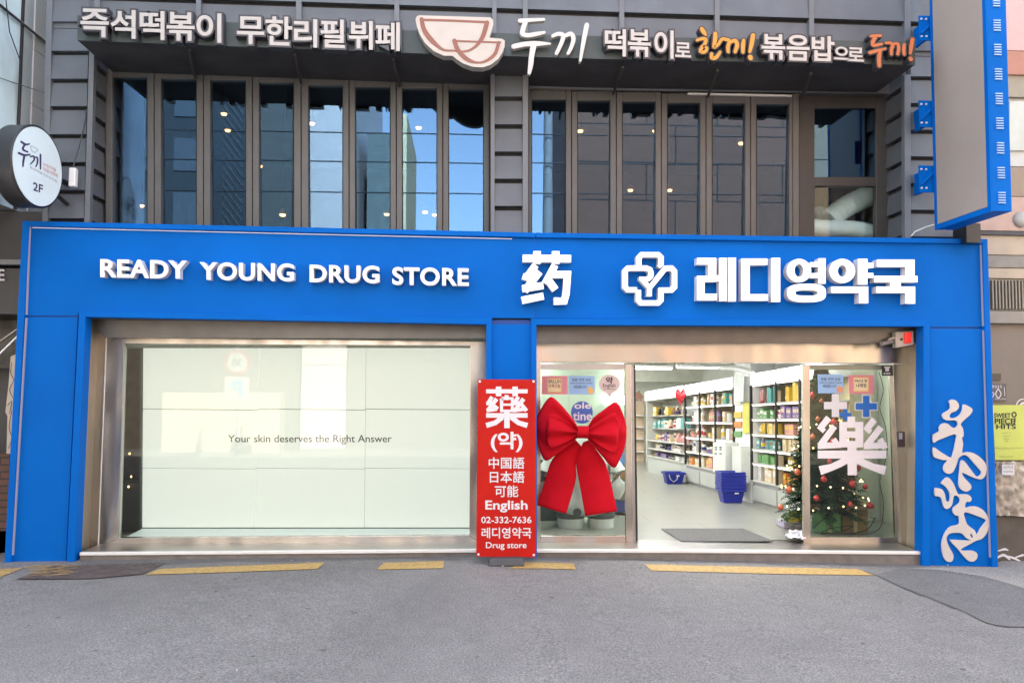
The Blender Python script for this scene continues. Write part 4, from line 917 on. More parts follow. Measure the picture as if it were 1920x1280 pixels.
mb = MB(); write(mb, '약', (1136, 706.5, 1149, 719), YGL-.002, INK, off=.03); write(mb, 'English', (1130.5, 719, 1154, 728), YGL-.002, INK, off=.008); mb.prect(1131, 729, 1154, 729.8, YGL-.002, YGL-.001, INK); mb.ppoly([(1141, 740), (1145, 740), (1144, 745), (1142, 745)], YGL, YGL+.003, MATS['balloon pink print']); mb.build('print', t)
t = tag(MB().ppoly([(1091+20.5*math.cos(a), 773+21*math.sin(a)) for a in [2*math.pi*k/40 for k in range(40)]], YGL+.001, YGL+.003, mat('navy disc', (.06, .12, .42), .5)).build('round_sticker'), 'dark blue disc sticker with white letters above the bow', 'sticker')
mb = MB(); write(mb, 'ole', (1077, 754, 1108, 766), YGL-.001, WHITE_V, off=.02); write(mb, 'tine', (1074, 772, 1110, 788), YGL-.001, WHITE_V, off=.02); mb.build('lettering', t)
poster([(1533, 701.5), (1581, 701.5), (1582, 737), (1534, 737)], YGR, LBLUE, 'pale blue poster on the right door glass beside the pink one', [
    ('lettering', lambda m_: (write(m_, '정품 의약 상담', (1539, 707.5, 1576, 713.5), YGR-.002, NAVY, off=.012), write(m_, 'beauty & medicine counsel', (1537, 715.5, 1578, 719), YGR-.002, NAVY, off=.01), write(m_, '세일합니다', (1542, 720.5, 1568, 726.5), YGR-.002, NAVY, off=.012))),
    ('print', lambda m_: (m_.ppoly([(1569, 732), (1569, 726), (1574, 723), (1580, 725), (1581, 731), (1579, 736), (1571, 736)], YGR-.001, YGR-.0002, mat('coral print', (.65, .28, .16), .5))))])
poster([(1591, 703), (1638.5, 703), (1639, 738), (1592, 738)], YGR, PINK, 'pink poster with a cream middle on the right door glass', [
    ('print', lambda m_: (m_.prect(1600, 707, 1629, 734, YGR-.0012, YGR-.0004, GOLD), m_.prect(1601.5, 708.5, 1627.5, 732.5, YGR-.0024, YGR-.0014, YLW))),
    ('lettering', lambda m_: (write(m_, 'PRICE 할', (1603, 710.5, 1626, 716.5), YGR-.003, NAVY, off=.02), write(m_, '나매장', (1605, 718.5, 1625, 726), YGR-.003, NAVY, off=.025)))])
def cross(cx, cy, a, b, Y, m, border=None):
    f = lambda a, b: [(cx-b, cy-a), (cx+b, cy-a), (cx+b, cy-b), (cx+a, cy-b), (cx+a, cy+b), (cx+b, cy+b), (cx+b, cy+a), (cx-b, cy+a), (cx-b, cy+b), (cx-a, cy+b), (cx-a, cy-b), (cx-b, cy-b)]
    m_ = MB()
    if border: m_.ppoly(f(a+1.6, b+1.6), Y-.0005, Y+.0015, WHITE_V)
    m_.ppoly(f(a, b), Y-.002, Y-.001 if border else Y+.001, m); return m_
tag(cross(1566.5, 760, 21.5, 6.8, YGR, WHITE_V).build('cross_sticker'), 'white cross sticker above the big white character on the right door', 'sticker')
tag(cross(1585.5, 777, 10.5, 3.6, YGR-.003, CROSSB).build('cross_sticker'), 'small blue cross sticker between the two larger crosses', 'sticker')
tag(cross(1624.3, 761.5, 20, 6.2, YGR, CROSSB, True).build('cross_sticker'), 'large blue cross sticker with white edge on the right door', 'sticker')
gz_ = zt(1480, 660, 5.332)
L = [[(395, 655, 66), (312, 755, 62)], [(292, 738, 48), (352, 790, 50)], [(452, 738, 62), (318, 920, 66)], [(284, 936, 62), (520, 926, 58)], [(440, 868, 52), (500, 938, 46)],
     [(852, 672, 66), (772, 768, 62)], [(752, 745, 46), (815, 800, 50)], [(918, 748, 64), (780, 925, 66)], [(744, 938, 62), (975, 930, 58)], [(905, 866, 60), (960, 962, 56)],
     [(620, 642, 76), (618, 705, 76)], [(500, 725, 58), (738, 725, 58)], [(538, 700, 78), (538, 945, 78)], [(700, 700, 78), (700, 945, 78)], [(505, 822, 66), (735, 822, 66)], [(505, 918, 64), (735, 918, 64)],
     [(284, 1022, 80), (970, 1022, 80)], [(625, 900, 92), (630, 1228, 92)], [(590, 1062, 80), (510, 1110, 72), (420, 1150, 70), (305, 1182, 92)], [(670, 1062, 80), (745, 1108, 72), (830, 1145, 70), (960, 1182, 92)]]
mb = MB(); strokes(mb, L, YGR-.001, mat('milky vinyl', (.78, .74, .75), .6, var=.02), None, tf=gz_, n=1, cap=False, stag=.0002)
tag(mb.build('character_sticker'), 'big milky white Chinese character stuck on the right door glass', 'sticker')

# ================================================================== INSIDE THE SHOP
ZC = 2.42; YBK = 10.6
WALLI = mat('white shop wall', (.80, .82, .77), .7, var=.03)
TILE = bpy.data.materials.new('grey porcelain tile'); TILE.use_nodes = True
_n = TILE.node_tree.nodes; _l = TILE.node_tree.links; _b = _n['Principled BSDF']; _b.inputs['Roughness'].default_value = .28
_t = _n.new('ShaderNodeTexCoord'); _k = _n.new('ShaderNodeTexBrick'); _k.offset = .5
for k_, v_ in (('Color1', (.235, .24, .212, 1)), ('Color2', (.22, .225, .198, 1)), ('Mortar', (.11, .115, .105, 1)), ('Scale', 1), ('Mortar Size', .006), ('Brick Width', 1.2), ('Row Height', .6)): _k.inputs[k_].default_value = v_
_l.new(_t.outputs['Object'], _k.inputs['Vector']); _l.new(_k.outputs['Color'], _b.inputs['Base Color'])
x0i, x1i = XL+.14, XR-.14
struct(MB().box((x0i, .63, ZF-.12), (x1i, YBK, ZF), TILE).build('floor', org=(0, 0, 0)))
struct(MB().box((x0i, .63, ZC), (x1i, YBK, ZC+.12), mat('ceiling board', (.72, .73, .70), .8)).build('ceiling', org=(0, 0, 0)))
struct(MB().box((x0i, YBK, ZF), (x1i, YBK+.1, ZC), WALLI).build('wall', org=(0, 0, 0)))
zb_ = U(1196, 715, YBK-.4).z
struct(MB().box((x0i, YBK-.6, zb_), (x1i, YBK-.002, ZC-.002), mat('beam paint', (.80, .81, .72), .8)).build('ceiling_beam', org=(0, 0, 0)))
PANEL = emis('ceiling lamp diffuser', (1, .98, .94), 3.0)
for i, x in enumerate((.9, 2.6)):
    for j, y in enumerate((1.6, 3.6, 5.6, 7.6, 9.2)):
        t = thing('ceiling_light', (x, y, ZC), 'bright flat ceiling light of the shop, %s row, %s from the doorway' % (('aisle', 'shelf')[i], ('first', 'second', 'third', 'fourth', 'fifth')[j]), 'ceiling light', 'ceiling lights in the shop')
        MB().box((x-.3, y-.6, ZC-.035), (x+.3, y+.6, ZC-.004), WHITE).build('frame', t)
        MB().box((x-.27, y-.57, ZC-.042), (x+.27, y+.57, ZC-.036), PANEL).build('diffuser', t)

struct(MB().box((XR-.155, .63, ZF), (XR-.125, 2.6, ZC-.002), mat('pale green wall', (.64, .66, .58), .6, var=.05)).build('wall', org=(0, 0, 0)))
struct(MB().box((XR-.155, 2.61, ZF), (XR-.125, YBK-.01, ZC-.002), WALLI).build('wall', org=(0, 0, 0)))
t = thing('ceiling_light', (4.2, 1.35, ZC), 'added flat ceiling light brightening the corner with the Christmas tree', 'ceiling light', 'ceiling lights in the shop')  # extra panel added to brighten the dark corner behind the right door
MB().box((3.6, 1.05, ZC-.035), (4.8, 1.65, ZC-.004), WHITE).build('frame', t)
MB().box((3.63, 1.08, ZC-.042), (4.77, 1.62, ZC-.036), PANEL).build('diffuser', t)
for k, (xa, xb, y_, Y_) in enumerate(((1192, 1262, 690, 6.2), (1270, 1352, 688, 5.4))):
    a, b = U(xa, y_, Y_), U(xb, y_-1, Y_); t = thing('strip_light', ((a.x+b.x)/2, Y_, a.z), ('long white strip lamp under the shop ceiling, near the back wall', 'long white strip lamp under the shop ceiling, before the black-posted bays')[k], 'strip light', 'strip lamps under the shop ceiling')
    MB().box((a.x, Y_, a.z), (b.x, Y_+.12, a.z+.05), WHITE).build('housing', t); MB().box((a.x+.02, Y_+.01, a.z-.014), (b.x-.02, Y_+.11, a.z-.001), PANEL).build('tube', t); MB().box((a.x+.1, Y_+.05, a.z+.051), (a.x+.12, Y_+.07, ZC), GREY).build('rod', t)
a, b = U(1350, 689, 4.6), U(1412, 700, 3.2)
tag(MB().tube([a, U(1385, 691, 3.9), b], .035, WHITE, 10).build('ceiling_pipe'), 'white pipe running slantwise under the shop ceiling', 'pipe')
# ---- shelf wall along the right side
SN = UZ(1471, 961.5, ZF); SF = UZ(1210.6, 883, ZF); SD = (SF-SN); SL = SD.length; SD.normalize(); SNv = Vector((-SD.y, SD.x, 0))
if SNv.x > 0: SNv = -SNv        # points into the aisle
def PS(px, py): return hit(px, py, SN, SNv)
def along(px): 
    p = PS(px, 850); return (p-SN).dot(SD)
zn = PS(1499, 684); zfv = PS(1212, 734.4); sn_, sf_ = (zn-SN).dot(SD), (zfv-SN).dot(SD)
def ztop(s): return zn.z+(zfv.z-zn.z)*(s-sn_)/(sf_-sn_)
def SP(s, dep, z): p = SN+SD*s-SNv*dep; return Vector((p.x, p.y, z))     # dep > 0 goes back into the shelf
def sbox(mb, s0, s1, d0, d1, f0, f1, m, abs_=False):
    zz0 = (lambda s: f0) if abs_ else (lambda s: ZF+(ztop(s)-ZF)*f0); zz1 = (lambda s: f1) if abs_ else (lambda s: ZF+(ztop(s)-ZF)*f1)
    return mb.hexa([SP(s0, d0, zz1(s0)), SP(s1, d0, zz1(s1)), SP(s1, d0, zz0(s1)), SP(s0, d0, zz0(s0))], [SP(s0, d1, zz1(s0)), SP(s1, d1, zz1(s1)), SP(s1, d1, zz0(s1)), SP(s0, d1, zz0(s0))], m)
SHW = mat('shelf white', (.50, .50, .46), .45, var=.03); SHB = mat('shelf back board', (.34, .27, .17), .6, var=.06); HEAD = emis('light box header', (.96, 1, 1), .7); BASEM = mat('shelf base panel', (.40, .42, .39), .5, var=.03)
SHELF_FILL = emis('added shelf fill', (1, .97, .9), .7)  # glow for strips added under the boards to brighten the shelves
COLS = {'red': (.42, .03, .03), 'orange': (.56, .21, .05), 'yellow': (.60, .42, .06), 'cream': (.58, .48, .31), 'white': (.62, .62, .60), 'pink': (.56, .28, .26), 'navy': (.025, .035, .14), 'blue': (.05, .16, .42), 'teal': (.10, .32, .30), 'green': (.14, .30, .12), 'brown': (.22, .12, .06), 'violet': (.20, .14, .30), 'black': (.025, .025, .028)}
PM = {k: mat(k+' packaging', v, .4, var=.06, scale=20) for k, v in COLS.items()}
PROTO = {}
def proto(kind, col, lab):
    k = (kind, col, lab)
    if k in PROTO: return PROTO[k]
    mb = MB(); m = PM[col]; l = PM[lab]
    if kind in ('carton', 'flat box'):
        mb.box((-.5, -.5, 0), (.5, .5, 1), m); mb.box((-.40, -.515, .48), (.40, -.502, .80), l); mb.box((-.40, -.515, .12), (.10, -.502, .2), l); mb.box((-.515, -.3, .4), (-.502, .3, .8), l)
    elif kind == 'bottle':
        mb.lathe([(.42, 0), (.48, .04), (.48, .62), (.36, .74), (.16, .80)], (0, 0, 0), m, 10); mb.lathe([(.20, .80), (.20, 1.0)], (0, 0, 0), l, 8); mb.lathe([(.485, .2), (.485, .52)], (0, 0, 0), l, 10)
    elif kind == 'jar':
        mb.lathe([(.46, 0), (.5, .08), (.5, .66)], (0, 0, 0), m, 12); mb.lathe([(.51, .66), (.51, .98), (.46, 1)], (0, 0, 0), l, 12)
    else:   # tube standing on its cap
        mb.lathe([(.30, 0), (.30, .2)], (0, 0, 0), l, 10)
        mb.hexa([(-.48, -.06, 1), (.48, -.06, 1), (.34, -.34, .2), (-.34, -.34, .2)], [(-.48, .06, 1), (.48, .06, 1), (.34, .34, .2), (-.34, .34, .2)], m)
    o = mb.build('packet', org=(0, 0, 0)); me = o.data; bpy.data.objects.remove(o); PROTO[k] = me; return me
ANG = math.atan2(SD.y, SD.x)
ORD = ['first', 'second', 'third', 'fourth', 'fifth', 'sixth', 'seventh', 'eighth', 'ninth', 'tenth', 'eleventh', 'twelfth']
def place(kind, col, lab, s, dep, z, wd, dp, h, label, group):
    o = bpy.data.objects.new(kind.replace(' ', '_').replace('flat_box', 'box'), proto(kind, col, lab)); COL.objects.link(o)
    o.location = SP(s, dep, z); o.scale = (wd, dp, h); o.rotation_euler = (0, 0, ANG+math.pi+random.uniform(-.06, .06)); ORG[o.name] = o.location.copy()
    tag(o, label, kind, group)
SHN = ['top', 'second', 'third', 'fourth', 'fifth', 'bottom']
rnd = random.Random(11)
def fill(s0, s1, boards, comp_h, unit, pal, kinds, wr):
    """one row of goods per board; boards are height fractions, comp_h the free height under the next one"""
    for k, (f, hf) in enumerate(zip(boards, comp_h)):
        s = s1-.02; n = 0; rowcols = rnd.choice(pal); run = 0
        while True:
            if run <= 0:
                kind = rnd.choice(kinds); col = rnd.choice(rowcols); lab = rnd.choice(('white', 'cream', 'navy', 'red', 'yellow', 'brown', col)); run = rnd.choice((1, 1, 2, 2, 4)); col = col if rnd.random() < .7 else rnd.choice(('cream', 'white', 'cream', 'pink', 'orange', 'yellow', 'teal', 'violet')); wd = rnd.uniform(*wr); hh = rnd.uniform(.70, .97)
            run -= 1
            if kind in ('bottle', 'tube', 'jar'): w2 = wd*.62; 
            else: w2 = wd
            if s-w2 < s0+.015: break
            sc = s-w2/2; H = (ztop(sc)-ZF)*hf
            h = H*hh*(.55 if kind == 'jar' else 1)*rnd.uniform(.72, 1.02)
            place(kind, col, lab, sc, .10+rnd.uniform(0, .08), ZF+(ztop(sc)-ZF)*f+.004, w2*.94, min(.12, w2*1.0), h,
                  '%s %s, %s from far end, %s shelf, %s' % (col, kind, ORD[min(n, 11)], SHN[k] if k < len(boards)-1 else 'bottom', unit), 'goods on the shop shelves')
            s -= w2+rnd.uniform(.004, .02); n += 1
def unit(name_label, edges, levels, base, posts, pal, kinds, labels, wr=(.09, .16)):
    """edges: photo x of the bay borders from far to near; levels: board heights as fractions of the unit"""
    ss = [along(x) for x in edges]; s1, s0 = ss[0], ss[-1]
    t = thing('shelf_unit', SP((s0+s1)/2, .2, ZF), name_label, 'shelf unit', 'shelf units along the shop wall')
    mb = MB(); sbox(mb, s0, s1, .02, .40, 0.0, base-.01, GREY); bo = mb.build('base_cabinet', t)
    mb = MB(); sbox(mb, s0, s1, .36, .42, base, .90, SHB); mb.build('back_board', t)
    mb = MB(); sbox(mb, s0, s1, -.0, .42, .905, 1.0, GREY); mb.build('header_box', t)
    for a, b in zip(ss, ss[1:]):
        mb = MB(); sbox(mb, b+.03, a-.03, -.012, -.002, .912, .992, HEAD); mb.build('header_light', t)
        mb = MB(); sbox(mb, b+.02, a-.02, -.004, .015, .03, base-.04, BASEM); mb.build('cabinet_door', t)
    for f in levels+[base]:
        mb = MB(); sbox(mb, s0, s1, .0, .355, f-.012, f, SHW); sh_ = mb.build('shelf', t)
        if f != base: mb = MB(); sbox(mb, s0+.03, s1-.03, .012, .03, f-.0165, f-.0125, SHELF_FILL); mb.build('added_shelf_fill', sh_)
    mb = MB(); sbox(mb, s0+.03, s1-.03, .012, .03, .899, .9035, SHELF_FILL); mb.build('added_shelf_fill', t)
    for s in ss:
        mb = MB(); sbox(mb, s-.014, s+.014, -.015, .02, base if posts else 0, .905, BLK if posts else SHW); mb.build('post', t)
    for (a, b), lb in zip(zip(ss, ss[1:]), labels):
        bs = levels+[base]; tops = [.90]+[f-.014 for f in levels]
        if lb != 'bay behind the tree': fill(b+.02, a-.02, bs, [tp-f for tp, f in zip(tops, bs)], lb, pal, kinds, wr)
    return t
PALW = [('cream', 'orange', 'white', 'cream'), ('cream', 'white', 'white', 'pink'), ('cream', 'white', 'pink', 'yellow'), ('teal', 'white', 'cream', 'green'), ('pink', 'orange', 'yellow', 'cream'), ('blue', 'blue', 'pink', 'teal', 'white')]
unit('tall white shelf unit with two bays of skincare beside the Christmas tree', [1409, 1456, 1501, 1546], [.765, .65, .535, .42, .313], .18, True, PALW, ['carton', 'carton', 'bottle', 'flat box', 'tube'], ['bay by the white column', 'bay by the door post', 'bay behind the tree'], (.065, .125))
unit('three black-posted bays of cosmetics between the heart balloon and the white display stand', [1285, 1312, 1341.5, 1376], [.778, .625, .472, .333], .195, True, [('navy', 'black', 'white', 'cream'), ('cream', 'orange', 'cream', 'white'), ('blue', 'red', 'white', 'violet', 'white'), ('yellow', 'cream', 'orange', 'white'), ('teal', 'white', 'pink', 'cream'), ('brown', 'orange', 'cream', 'white')], ['carton', 'bottle', 'bottle', 'tube', 'carton', 'jar'], ['bay by the heart balloon', 'middle black-posted bay', 'bay by the earring display'], (.085, .15))
# hair-tool wall at the far end: white pegboard with hanging rows
sA1, sA0 = along(1212), along(1284)
t = thing('shelf_unit', SP((sA0+sA1)/2, .2, ZF), 'white hair-tool display wall with a long light box at the far end', 'shelf unit', 'shelf units along the shop wall')
mb = MB(); sbox(mb, sA0, sA1, .02, .40, 0, .20, BASEM); mb.build('base_cabinet', t); mb = MB(); sbox(mb, sA0, sA1, .34, .42, .2, .88, mat('pegboard', (.58, .61, .60), .5)); mb.build('back_board', t)
mb = MB(); sbox(mb, sA0, sA1, -.02, .42, .885, 1.0, SHW); mb.build('header_box', t); mb = MB(); sbox(mb, sA0+.03, sA1-.03, -.032, -.022, .892, .993, HEAD); mb.build('header_light', t)
mb = MB(); sbox(mb, sA1-.03, sA1, .0, .4, 0, .88, SHW); mb.build('side_panel', t)
for f in (.70, .55, .40, .30, .205):
    mb = MB(); sbox(mb, sA0, sA1-.05, .0 if f < .5 else .1, .335, f-.012, f, SHW); mb.build('shelf', t)
fill(sA0+.05, sA1-.25, [.70, .55, .40, .30, .205], [.12, .13, .12, .08, .07], 'hair-tool wall', [('white', 'cream', 'pink'), ('red', 'pink', 'navy'), ('navy', 'violet', 'black', 'white'), ('teal', 'cream', 'white'), ('teal', 'brown', 'yellow', 'black')], ['tube', 'carton', 'bottle'], (.11, .2))
# white column, poster and display stands between the units
s1, s0 = along(1378), along(1409)
t = thing('white_column', SP((s0+s1)/2, .2, ZF), 'white square column between the two shelf units', 'column'); mb = MB()
mb.hexa([SP(s0-.0, .0, ZC-.01), SP(s0+.55, .0, ZC-.01), SP(s0+.55, .0, ZF), SP(s0, .0, ZF)], [SP(s0, .4, ZC-.01), SP(s0+.55, .4, ZC-.01), SP(s0+.55, .4, ZF), SP(s0, .4, ZF)], WHITE); mb.build('column_shaft', t)
def spanel(x0, y0, x1, y1, d0, d1, m, name='p'):
    q = [PS(x, y) for x, y in ((x0, y0), (x1, y0), (x1, y1), (x0, y1))]; mb = MB(); mb.hexa([p-SNv*d0 for p in q], [p-SNv*d1 for p in q], m); return mb
tag(spanel(1396, 754, 1408, 812, -.03, -.02, mat('yellow green print', (.55, .52, .10), .5)).build('tall_poster'), 'yellow and green upright poster on the white column', 'poster')
tag(spanel(1387, 703, 1405, 752, -.10, -.09, mat('white placard', (.62, .66, .64), .5)).build('hanging_placard'), 'pale white placard hanging at the top of the white column', 'placard')
t = thing('display_stand', SP(along(1386), -.1, ZF), 'yellow and orange product stand before the white column', 'display stand')
m_ = spanel(1377, 722, 1393, 822, .05, .14, mat('dark stand', (.05, .05, .055), .5)); m_.build('back_board', t)
for k, (c_, y0) in enumerate((('yellow', 728), ('white', 748), ('yellow', 772), ('orange', 790), ('green', 808))):
    spanel(1378, y0, 1392, y0+11, -.02, .045, PM[c_]).build('tray', t)
t = thing('display_stand', SP(along(1376), -.25, ZF), 'white cardboard display stand with small earring cards, behind the basket stack', 'display stand')
m_ = spanel(1361, 828, 1385, 884, -.22, -.02, OFFW); b = m_.build('carton_body', t)
m_ = MB()
for x in (1367, 1376):
    for y in (838, 842, 850): m_.hexa([p+SNv*.228 for p in [PS(a, c) for a, c in ((x-2, y-1), (x+2, y-1), (x+2, y+1), (x-2, y+1))]], [p+SNv*.222 for p in [PS(a, c) for a, c in ((x-2, y-1), (x+2, y-1), (x+2, y+1), (x-2, y+1))]], DKGREY)
m_.build('print', b)
t = tag(spanel(1388, 836, 1405, 905, -.14, .0, OFFW).build('display_stand'), 'white slim stand between the earring display and the shelf unit', 'display stand')
# back wall: cream shelf door and deer figure
mb = MB(); mb.prect(1190, 754, 1207.5, 884, YBK-.10, YBK-.02, mat('cream shelving', (.62, .48, .34), .6))
o = mb.build('cream_shelf'); tag(o, 'narrow cream shelving at the back wall of the shop', 'shelving')
for y in (778, 800, 822, 846): MB().prect(1191, y, 1207, y+2, YBK-.2, YBK-.102, WHITE).build('shelf', o)
DEER = mat('deer figure', (.55, .30, .22), .6)
mb = MB(); strokes(mb, [[(1190, 737, 6), (1196, 741, 11), (1201, 743, 9)], [(1188, 733, 2), (1192, 736, 2)], [(1199, 733, 2), (1196, 738, 2)], [(1194, 746, 2), (1192, 752, 2)], [(1200, 746, 2), (1201, 752, 2)]], YBK-.05, DEER, .03, n=3, stag=.002)
tag(mb.build('deer_ornament'), 'small brown deer ornament high on the back wall', 'ornament')

# ---- blue shopping baskets
BASK = mat('blue basket plastic', (.012, .022, .26), .42, var=.05); WH = mat('white handle', (.6, .6, .62), .5)
def basket(loc, label, group, handle=True, logo=True):
    t = thing('shopping_basket', loc, label, 'shopping basket', group); mb = MB(); L_ = Vector(loc)
    a, b, h = (.135, .10), (.175, .135), .205; n = 6
    def rim(f, g=0): return [(-(a[0]+(b[0]-a[0])*f)-g, -(a[1]+(b[1]-a[1])*f)-g), ((a[0]+(b[0]-a[0])*f)+g, -(a[1]+(b[1]-a[1])*f)-g), ((a[0]+(b[0]-a[0])*f)+g, (a[1]+(b[1]-a[1])*f)+g), (-(a[0]+(b[0]-a[0])*f)-g, (a[1]+(b[1]-a[1])*f)+g)]
    def loop(f, g, z): return [L_+Vector((x, y, z)) for x, y in rim(f, g)]
    lv = [loop(0, 0, 0), loop(1, 0, h), loop(1, -.006, h), loop(0, -.006, .006)]
    for p, q in zip(lv, lv[1:]): mb.add(p+q, [(i, (i+1) % 4, 4+(i+1) % 4, 4+i) for i in range(4)], BASK)
    mb.add(lv[0], [(0, 1, 2, 3)], BASK); mb.add(lv[3], [(0, 1, 2, 3)], BASK)
    body = mb.build('body', t); mb = MB()
    for (z0, z1, g) in ((h-.035, h, .014), (h*.52, h*.56, .004)):
        o_, i_ = rim(z1/h, g), rim(z1/h, .0)
        for k in range(4):
            j = (k+1) % 4; mb.hexa([L_+Vector((*o_[k], z1)), L_+Vector((*o_[j], z1)), L_+Vector((*i_[j], z1)), L_+Vector((*i_[k], z1))], [L_+Vector((*o_[k], z0)), L_+Vector((*o_[j], z0)), L_+Vector((*i_[j], z0)), L_+Vector((*i_[k], z0))], BASK)
    mb.build('rim', t)
    if handle:
        mb = MB(); y = -.142; mb.tube([L_+Vector((-.12, y, h*.95)), L_+Vector((-.09, y, h*.45)), L_+Vector((-.03, y+.012, h*.18)), L_+Vector((.03, y, h*.4)), L_+Vector((.06, y, h*.95))], .007, WH, 6); mb.build('handle', t)
    if logo: mb = MB(); mb.box(L_+Vector((.02, -.139, h*.66)), L_+Vector((.08, -.128, h*.76)), WH); mb.build('print', t)
    return t
pB = UZ(1377, 944, ZF); sc = 1
stk = basket((pB.x, pB.y+.17, ZF+.004), 'blue shopping basket at the bottom of the nested stack by the shelves', 'stacked shopping baskets', handle=False)
for k, lb in enumerate(('second from the bottom', 'third from the bottom', 'fourth from the bottom', 'third from the top', 'second from the top', 'topmost')):
    dup(stk, (pB.x+random.uniform(-.006, .006), pB.y+.17, ZF+.005+.042*(k+1)), 'blue shopping basket, %s in the nested stack by the shelves' % lb)
pB = UZ(1267, 908, ZF); basket((pB.x, pB.y+.17, ZF+.004), 'single blue shopping basket with white handle on the floor, farther inside', 'shopping baskets')
# ---- heart balloon on its stand
p = UZ(1293, 906, ZF); q = U(1276, 745, p.y); t = thing('heart_balloon', (p.x, p.y, ZF), 'red heart balloon on a thin pole with a flat black foot', 'balloon')
mb = MB(); vs = []; nn, mm_ = 20, 10
for i in range(nn):
    a = 2*math.pi*i/nn; hx = 16*math.sin(a)**3; hz = 13*math.cos(a)-5*math.cos(2*a)-2*math.cos(3*a)-math.cos(4*a)
    for j in range(mm_+1):
        b = math.pi*j/mm_; vs.append(q+Vector((hx/16*.105*math.sin(b), -.07*math.cos(b), (hz+3)/16*.17*math.sin(b))))
mb.add(vs, [(i*(mm_+1)+j, ((i+1) % nn)*(mm_+1)+j, ((i+1) % nn)*(mm_+1)+j+1, i*(mm_+1)+j+1) for i in range(nn) for j in range(mm_)], mat('red balloon', (.55, .02, .03), .22, var=0), True); mb.build('heart', t)
mb = MB(); mb.tube([(p.x, p.y, ZF+.01), (p.x-.0, p.y, ZF+.8), q+Vector((0, .02, -.1))], .006, GREY, 6); mb.build('pole', t); mb = MB(); mb.box((p.x-.12, p.y-.09, ZF+.002), (p.x+.12, p.y+.09, ZF+.014), BLK); mb.build('foot', t)
# ---- door mat
mb = MB(); q = [UZ(x, y, ZF+.008) for x, y in ((1240, 990), (1393, 990), (1451, 1013.5), (1277, 1014))]; MATM = mat('ribbed grey mat', (.13, .13, .125), .9, var=.2, scale=60, bump=.8, bscale=150)
mb.hexa(q, [p-Vector((0, 0, .007)) for p in q], MATM); tag(mb.build('door_mat'), 'grey ribbed mat on the tiles just inside the open doorway', 'door mat')

# ---- Christmas tree behind the right door leaf
TB = UZ(1548, 1000, ZF); TX, TY = TB.x+.07, TB.y+.22
xt = thing('christmas_tree', (TX, TY, ZF), 'decorated dark green Christmas tree behind the right door glass', 'Christmas tree')
NEED = mat('fir needle', (.014, .040, .017), .7, var=.5, scale=9, spec=.15); NEED2 = mat('pale fir tip', (.024, .06, .028), .7, var=.3, spec=.15)
Ht, Rt = 1.92, .54
MB().tube([(TX, TY, ZF+.02), (TX, TY, ZF+Ht*.95)], [.045, .008], mat('tree trunk', (.08, .05, .03), .8), 8).build('trunk', xt)
mb = MB(); rt_ = random.Random(5)
for k in range(1500):
    f = rt_.random()**.75; z = ZF+.18+f*(Ht-.2); rad = Rt*(1-f)**.85+.03; a = rt_.uniform(0, 2*math.pi)
    if rad < .05: rad = .05
    d = Vector((math.cos(a), math.sin(a), -.25-.2*rt_.random())); base = Vector((TX, TY, z+.1)); L_ = rad*rt_.uniform(.72, 1.06)
    side = d.cross(Vector((0, 0, 1))).normalized(); up = side.cross(d).normalized()
    for j in range(15):
        u = .28+.72*j/14; c_ = base+d*(L_*u)
        for s_ in (-1, 1):
            nl = .072*(1.15-u*.55)*rt_.uniform(.7, 1.25); dd = (side*s_*.85+d*.6+up*rt_.uniform(-.35, .5)).normalized()*nl; w_ = up.cross(dd).normalized()*.0105
            mb.add([c_-w_, c_+w_, c_+dd+w_*.3, c_+dd-w_*.3], [(0, 1, 2, 3)], NEED if rt_.random() > .14 else NEED2)
mb.build('crown', xt, org=(TX, TY, ZF))
BAUB = mat('red bauble', (.55, .02, .02), .2, var=0); BAUB2 = mat('copper bauble', (.50, .12, .05), .25, var=0)
pr = {}
ORD26 = ORD+['thirteenth', 'fourteenth', 'fifteenth', 'sixteenth', 'seventeenth', 'eighteenth', 'nineteenth', 'twentieth']+['twenty-'+x for x in ORD[:6]]
for k in range(26):
    f = (k+.5)/26*.86; a = math.pi+((k*2.4) % math.pi)+.1 ; rad = Rt*(1-f)**.85*.98+.03; z = ZF+.26+f*(Ht-.3)
    loc = (TX+rad*math.cos(a), TY+rad*math.sin(a), z)
    side = 'on the doorway side' if math.cos(a) < -.35 else 'on the wall side' if math.cos(a) > .35 else 'facing the glass'
    lb = '%s bauble, %s up from the foot of the Christmas tree, %s' % ('copper' if k % 4 == 0 else 'red', ORD26[k], side)
    key = k % 4 == 0
    if key not in pr:
        o = MB().lathe([(.004, -.036), (.02, -.03), (.033, -.015), (.036, 0), (.033, .015), (.02, .03), (.008, .038), (.007, .046)], loc, BAUB2 if key else BAUB, 12).build('bauble'); pr[key] = o; tag(o, lb, 'bauble', 'baubles on the Christmas tree')
    else:
        o = pr[key].copy(); COL.objects.link(o); o.location = Vector(loc)-Vector((0, 0, .036)); o['label'] = lb; s_ = rnd.uniform(.75, 1.25); o.scale = (s_, s_, s_)
ft = thing('fairy_lights', (TX, TY, ZF+.3), 'string of warm fairy lights wound round the lower Christmas tree', 'fairy lights')
GLOW = emis('fairy bulb', (1, .60, .22), 1.0); ptsL = []
for k in range(90):
    u = k/89; f = .03+.66*u; a = math.pi*1.0+9.0*math.pi*u; rad = Rt*(1-f)**.85*1.0+.02
    ptsL.append(Vector((TX+rad*math.cos(a), TY+rad*math.sin(a), ZF+.24+f*(Ht-.3)+.02*math.sin(k*1.7))))
MB().tube(ptsL, .002, BLK, 4, caps=False).build('wire', ft)
b0 = None
